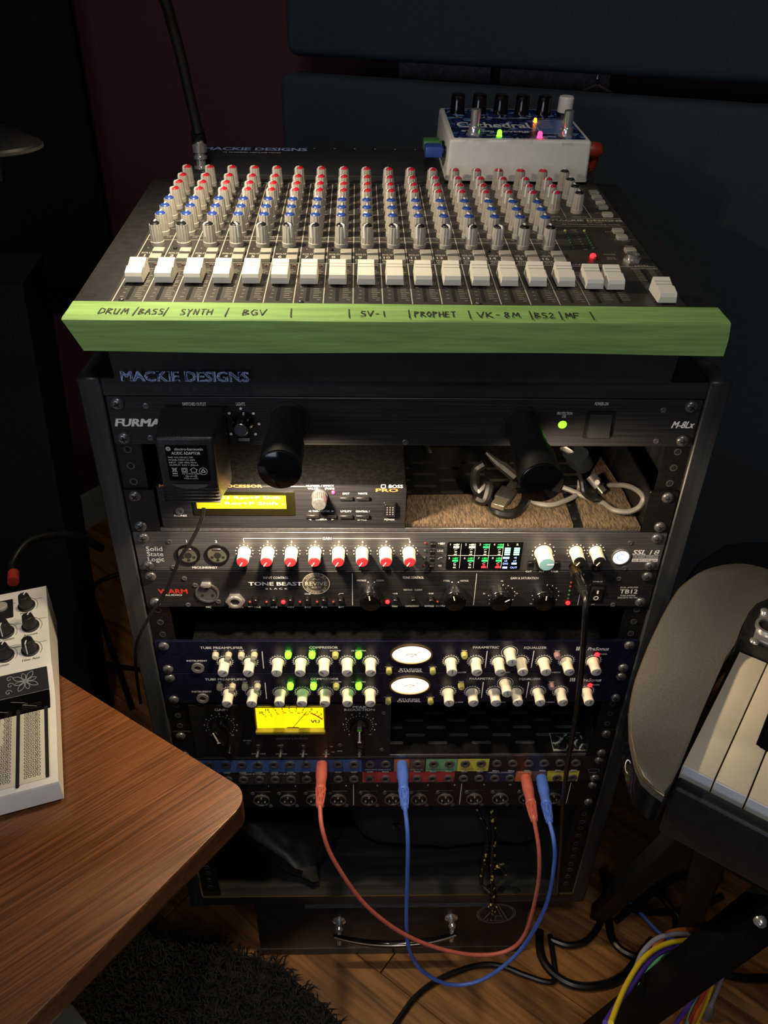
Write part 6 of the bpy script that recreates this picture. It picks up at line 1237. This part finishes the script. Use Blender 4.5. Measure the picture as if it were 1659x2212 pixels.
# knobs
KN = G(); n8 = 8; KN.lathe([(8.2, 0), (8.2, 1.5), (7.4, 2)], 28); KN.lathe([(7.0, 1.8), (6.2, 9), (5.2, 15), (4.6, 15.6)], 9); KNm = mesh(KN, 'synth_knob', 'satin_black', angle=.3); g = G(); g.box(-.55, .55, 1, 5.6, 15.3, 15.9); g.add([(-.55, 5.2, 15.6), (.55, 5.2, 15.6), (.55, 7.2, 2.5), (-.55, 7.2, 2.5)], [(0, 1, 2, 3)]); KNp = mesh(g, 'pointer', 'print_white', False)
pr = G()
for px, py, an, s, tx_, ty_ in ((57, 1307, 2.7, 'Master', 56, 1322), (66, 1352, 2.7, 'Amount', 66, 1370), (66, 1405, -.3, 'Filter Amt', 68, 1426), (12, 1366, -.3, 'Hold / Sustain', 5, 1383), (12, 1418, 2.7, 'Sustain', 8, 1440)):
    x, y, h = synpt(px, py, 48); o = part('synth_knob', KNm, None, sy, (x, y, h-.3), (.13, 0, 0)); part('pointer', KNp, None, o, rot=(0, 0, an+PI))
    pr.oring(x, y, 10.5, 10.5, .4, 0, 20, -.6, PI*.4); x2, y2, h2 = synpt(tx_, ty_, 46); pr.text(s, x2, y2, 2.6, None, bold=.02, z=0)
    pr.line(x-24, y+7, x-10, y+7, .4, 0); pr.line(x+8, y+7, x+15, y+7, .4, 0)
surf(pr, .2); part('printed_lettering', pr, 'synth_print', sy, smooth=False)
x, y, h = synpt(5, 1318, 52); g = G(); g.prism(rr(x-12, y, 44, 24, 1, 2), -.6, .4); g.v = [(a, b, hgt(b)+c+.2) for a, b, c in g.v]; part('button_panel', g, 'satin_black', sy, smooth=False)
x, y, h = synpt(3, 1312, 52); g = G(); g.lathe([(6, 0), (6, 2.5), (5.4, 3), (.05, 3)], 24); part('octave_button', g, 'button_grey', sy, (x, y, h))
px_ = on(-4, 1280, z=ZT_+40); pl2 = thing('patch_plug', 'black cable with red band plugged into the back of the small synthesizer', 'plug', (px_.x+4, px_.y+30, ZT_+36), (0, 0, sy_a))
g = G(); g.tube([(0, -8, 0), (0, 8, 0)], 6, 14, 0); part('plug_band', g, 'plug_scarlet', pl2); g = G(); g.tube([(0, 6, 0), (0, 22, 4), (20, 50, 10), (60, 70, -6), (90, 80, -40)], 5, 10, 5); part('cable', g, 'cable_black', pl2)
# pale box low on the floor in front of the table
bq = on(163, 2160, z=-430); bt = thing('storage_box', 'tall pale grey flat-topped box standing on the rug beside the table', 'box', (bq.x, bq.y-66, -ZF+9), (0, 0, math.radians(48)))
mat('box_pale', '#c8c6bc', .7, noise=.1); g = G(); H3 = -430+ZF-9; g.box(-44, 44, -44, 44, 0, H3-22, 2, 2); part('body', g, 'box_pale', bt); g = G(); g.box(-45.5, 45.5, -45.5, 45.5, H3-30, H3, 2, 2); part('lid', g, 'box_pale', bt)
# ------------------------------------------------------------------ stage keyboard at the right on its stand
ZK = -195
k0 = on(1476, 1650, z=ZK); k1 = on(1545.6, 1684.6, z=ZK); ka = math.atan2(k1.y-k0.y, k1.x-k0.x)
kb = thing('stage_keyboard', 'stage keyboard with a rounded metallic grey end cheek and white keys', 'keyboard', (k0.x, k0.y, ZK-75), (0, 0, ka))
def kl(p): c, s = math.cos(-ka), math.sin(-ka); x, y = p.x-k0.x, p.y-k0.y; return x*c-y*s, x*s+y*c
C1 = crop(1300, 1140, .2984)
def kz(x, y, z): return kl(on(*C1(x, y), z=z))
ZCH = -183; hc = ZCH-(ZK-75)
outer = [kz(a, b, ZCH) for a, b in ((455, 1930), (370, 1870), (300, 1800), (258, 1700), (235, 1600), (215, 1500), (210, 1400), (208, 1320), (215, 1250), (238, 1140), (270, 1040), (340, 860), (400, 730), (470, 590), (560, 440), (630, 380), (700, 330), (770, 298), (850, 275), (980, 258), (1100, 270), (1203, 300))]
inner = [kz(a, b, ZCH) for a, b in ((455, 1930), (510, 1840), (590, 1660), (740, 1290), (900, 930), (960, 850), (985, 790), (1010, 720), (1060, 600), (1120, 550), (1203, 505))]
mat('cheek_grey', '#6a6865', .42, .55, noise=.45, nscale=(1400, 1400, 1400), bump=.1); mat('cheek_side', '#17171a', .1, .3, coat=.6, noise=.1)
ex = 70
poly = outer+[(outer[-1][0]+ex, outer[-1][1]-28), (inner[-1][0]+ex, inner[-1][1]-10)]+inner[::-1][:-1]
g = G(); g.prism(poly, hc-9, hc, 1.2, 2); part('end_cheek', g, 'cheek_grey', kb)
g = G(); g.box(30, 760, -13, 235, 6, hc-32, 4, 2); part('body', g, 'satin_black', kb)
g = G(); cx_ = sum(p[0] for p in outer)/len(outer); g.prism([(x-(.6 if x < 20 else 0), y+.3) for x, y in poly], hc-34, hc-9.1, .5, 1); ck_ = part('cheek_side', g, 'cheek_side', kb)
mat('gold_trim', '#c8b488', .25, .9, noise=.1); g = G(); g.tube([(x, y, hc-1.2) for x, y in outer], .9, 6, 2); part('edge_trim', g, 'gold_trim', kb)
# raised rear casing behind the cheek
rear = [kl(on(*C1(a, b), z=-215)) for a, b in ((500, 520), (560, 440), (700, 230), (900, 110), (1040, 90), (1203, 95))]
g = G(); g.prism(rear+[(rear[-1][0]+700, rear[-1][1]), (rear[-1][0]+700, rear[0][1]-20), (rear[0][0], rear[0][1]-20)], 14, -215-(ZK-75), 5, 3); part('rear_casing', g, 'satin_black', kb)
# white mark on the side
p = on(*C1(212, 1715), z=ZCH-14); x, y = kl(p); g = G(); g.oring(0, 0, 3.4, 6.4, 1, 0, 20, .8, 2*PI-.8); dx, dy = outer[3][0]-outer[1][0], outer[3][1]-outer[1][1]; an = math.atan2(dy, dx)
nx_, ny_ = math.sin(an), -math.cos(an); nx_, ny_ = (-nx_, -ny_) if nx_ > 0 else (nx_, ny_)
mx_, my_ = outer[4]; part('side_mark', G().add([(mx_+nx_*.9-a*math.cos(an), my_+ny_*.9-a*math.sin(an), hc-20+b) for a, b, c in g.v], g.f), 'print_white', kb, smooth=False)
# front rail
p0_ = kz(455, 1930, ZCH); g = G(); g.box(p0_[0]+1, 640, -17, -4, 12, hc-20, 3, 3); part('front_rail', g, 'satin_black', kb)
g = G(); g.box(-4, 640, -4, 150, 30, 50); part('key_bed', g, 'void', kb, smooth=False)
# keys
mat('key_white', '#d8cdb8', .3, coat=.2, noise=.04, nscale=(60, 60, 60)); mat('key_front', '#d6dbe0', .3, noise=.03); hk = 75  # cool light on the key fronts is painted in as a bluer white
KP = 23.55; KLn = 146
def wkey(cutl, cutr):
    w_ = 22.6; c = 96; pts = [(0, 0), (w_, 0)]
    pts += [(w_, KLn)] if not cutr else [(w_, KLn-c), (w_-cutr, KLn-c), (w_-cutr, KLn)]
    pts += [(0, KLn)] if not cutl else [(cutl, KLn), (cutl, KLn-c), (0, KLn-c)]
    g_ = G(); g_.prism(pts, -22, 0, .9, 2); return g_
pat = [(0, 0), (0, 9), (6, 6), (9, 0), (0, 9), (7, 6), (6, 7), (9, 0)]
pat = [(0, 0), (0, 8.5), (5, 5), (8.5, 0), (0, 8.5)]+[(5, 5), (5, 5), (8.5, 0)]*0
seq = [(0, 0), (0, 8.5), (5, 8.5), (8.5, 0), (0, 8.5), (5, 5), (8.5, 0)]
for i in range(12):
    cl, cr_ = seq[i % 7] if i else (0, 0)
    if i == 1: cl, cr_ = 0, 8.5
    o = part('white_key', wkey(cl, cr_), 'key_white', kb, (i*KP, 0, hk)); g = G(); g.box(.6, 22, -.5, .6, -21, -1.2, .3, 1); part('key_front', g, 'key_front', o)
g = G(); g.add([(-5, -50, 0), (5, -50, 0), (5, 46, 0), (-5, 46, 0), (-4.2, -40, 12), (4.2, -40, 12), (4.2, 46, 12), (-4.2, 46, 12)], [(4, 5, 6, 7), (0, 1, 5, 4), (1, 2, 6, 5), (2, 3, 7, 6), (3, 0, 4, 7)]); BK = mesh(g, 'black_key', 'gloss_black', False)
for i in (1, 2, 4, 5, 6, 8, 9): part('black_key', BK, None, kb, ((i+1)*KP-.5, KLn-47, hk-.5))
# control block with a chrome socket plate
blk = [kz(a, b, ZCH) for a, b in ((955, 870), (985, 800), (1015, 730), (1060, 615), (1120, 562), (1203, 520))]
g = G(); g.prism(blk+[(blk[-1][0]+220, blk[-1][1]+10), (blk[-1][0]+220, KLn-.5), (blk[0][0], KLn-.5)] if blk[0][1] > KLn else blk+[(blk[-1][0]+220, blk[-1][1]), (blk[-1][0]+220, KLn+1), (blk[0][0]+2, KLn+1)], hc-24, hc+3, 3, 3); part('control_block', g, 'satin_black', kb)
pc = [kl(on(*C1(a, b), z=ZCH+4)) for a, b in ((1095, 800), (1150, 610), (1290, 660), (1290, 880))]
g = G(); g.prism(pc, hc+3, hc+5, .6, 2); pp_ = part('socket_plate', g, 'chrome', kb)
g = G(); cxm = (pc[0][0]+pc[2][0])/2+1; cym = (pc[0][1]+pc[2][1])/2; g.ring(cxm, cym, 8.5, 11, hc+5, hc+8, 28); part('socket_ring', g, 'chrome', pp_)
g = G(); g.cyl(cxm, cym, 8.5, hc+4.5, hc+5.4, 24); part('socket_hole', g, 'void', pp_)
for a, b in ((1112, 805), (1188, 590)): x, y = kl(on(*C1(a, b), z=ZCH+8)); g = G(); g.lathe([(4, 0), (4, 1), (3, 2.2), (1, 2.8), (.05, 2.8)], 18, Matrix.Translation((x, y, hc+5))); part('plate_screw', g, 'chrome', pp_)
# ------------------------------------------------------------------ stand below it
zs_ = ZK-75
sb_ = (400, -260, -ZF); sd = wthing('keyboard_stand', 'black folding keyboard stand of square steel bars under the keyboard', 'stand', sb_)
mat('stand_black', '#060607', .65, noise=.2, spec=.2)
def bar(pts, wx, name='leg', m_='stand_black'):
    a, b = (Vector(p) for p in pts); M = orient(a, b); L = (b-a).length; g_ = G(); g_.box(-wx/2, wx/2, 0, L, -wx/2, wx/2, 3, 2, M); g_.v = rel(g_.v, sb_); return part(name, g_, m_, sd)
dk = Vector((math.cos(ka), math.sin(ka), 0)); nk_ = Vector((-dk.y, dk.x, 0)); kq = Vector((k0.x, k0.y, 0))
tL = kq+dk*70+nk_*60; tR = kq+dk*430+nk_*60
fA = on(1318, 2225, z=-760); fB = on(1665, 1960, z=-430)
d_ab = (fB-fA); lowA = fA-d_ab*((fA.z+ZF-16)/d_ab.z)
bar([lowA, fA+d_ab*1.25], 34)
q1 = on(1548, 1815, z=zs_-4); q2 = on(1488, 2000, z=-770); dq = q2-q1; bar([q1, q1+dq*((-ZF+14-q1.z)/dq.z)], 26)
q3 = on(1500, 1785, z=zs_-8); q4 = on(1345, 1925, z=-640); dq = q4-q3; bar([q3, q3+dq*((-ZF+14-q3.z)/dq.z)], 22)
for base, L in ((kq+dk*35+nk_*10, 1), (kq+dk*35+nk_*150, 1)): bar([Vector((base.x, base.y, zs_-8)), Vector((base.x, base.y, zs_-8))+dk*520], 16, 'top_rail')
for px, py in ((1562, 1832), (1630, 1895), (1640, 1985)): p = on(px, py, z=zs_-60); g = G(); g.lathe([(5, 0), (5, 3), (3, 6), (.05, 6)], 12, Matrix.Translation(Vector(p)-Vector(sb_)) @ RXM); part('bolt', g, 'chrome', sd)
# ------------------------------------------------------------------ coloured leads draped over the lower leg
cols_ = [('orange', '#d0762c'), ('grey', '#8e8fa0'), ('yellow', '#d8c02c'), ('purple', '#4c34a0'), ('red', '#c03428'), ('mint green', '#62b48c')]
C2 = crop(1160, 1750, .3008)
vis = {'orange': [(830, 1020), (870, 950), (950, 880), (1070, 858), (1170, 880)], 'grey': [(715, 1120), (760, 1020), (850, 930), (970, 890), (1090, 890), (1180, 910)], 'yellow': [(530, 1530), (590, 1370), (660, 1220), (760, 1070), (880, 980), (1020, 940), (1150, 950)], 'purple': [(490, 1530), (580, 1390), (680, 1260), (770, 1130), (860, 1040), (960, 990), (1060, 965)], 'red': [(800, 1230), (840, 1160), (880, 1090), (950, 1010), (1040, 975), (1110, 968)], 'mint green': [(740, 1270), (790, 1180), (850, 1100), (940, 1020), (1040, 995), (1110, 1000)]}
down = {'orange': [(1260, 1050), (1230, 1250), (1170, 1420), (1110, 1560)], 'grey': [(1320, 1000), (1345, 1120), (1310, 1250), (1250, 1400)], 'yellow': [(1270, 1060), (1270, 1200), (1220, 1360), (1150, 1520)], 'purple': [(1200, 1080), (1180, 1240), (1110, 1370), (1000, 1530)], 'red': [(1230, 1080), (1200, 1300), (1140, 1420), (1080, 1540)], 'mint green': [(1220, 1090), (1210, 1220), (1150, 1350), (1080, 1530)]}
barz = lambda t: fA+d_ab*t
zsB = {'orange': -655, 'grey': -650, 'yellow': -645, 'purple': -648, 'red': -662, 'mint green': -655}
for i, (nm, cx) in enumerate(cols_):
    mat('lead_'+nm.replace(' ', '_'), cx, .42, noise=.08); v_ = vis[nm]; zb = zsB[nm]; pts = []
    n_ = len(v_)
    for j, (a, b) in enumerate(v_): t = j/(n_-1); pts.append(on(*C2(a, b), z=zb+(95*(1-t)**2 if nm in ('yellow', 'purple') else 0)))
    if nm not in ('yellow', 'purple'): pts.insert(0, on(*C2(*{'orange': (780, 1120), 'grey': (650, 1270), 'red': (740, 1360), 'mint green': (690, 1380)}[nm]), z=zb-55)); pts.insert(0, on(*C2(*{'orange': (730, 1300), 'grey': (580, 1440), 'red': (690, 1480), 'mint green': (640, 1500)}[nm]), z=zb-120))
    dn = down[nm]
    for j, (a, b) in enumerate(dn): pts.append(on(*C2(a, b), z=zb-30-(j*55)))
    b_ = pts[-1]; t_ = wthing('patch_lead', nm+' lead draped over the lower leg of the keyboard stand', 'cable', b_, 'coloured leads over the stand leg')
    g = G(); g.tube(rel(pts, b_), 2.9, 10, 6); part('cable', g, 'lead_'+nm.replace(' ', '_'), t_)
    if nm in ('yellow', 'orange', 'grey'): e_ = Vector(pts[-1])-Vector(pts[-2]); e_ = e_.normalized(); g = G(); g.tube([(0, 0, 0), tuple(e_*8), tuple(e_*30), tuple(e_*44)], 6, 14, 0, rs=[4, 6.5, 6.5, 5]); part('plug', g, 'lead_'+nm.replace(' ', '_') if nm != 'grey' else 'cable_grey', t_)
# ceiling lamp, above and behind the viewer
cl_ = thing('ceiling_lamp', 'round white ceiling lamp above the studio corner', 'lamp', (-120, -1000, 1498)); g = G(); g.lathe([(150, 0), (160, 8), (150, 22)], 40); part('housing', g, 'white_plastic', cl_)
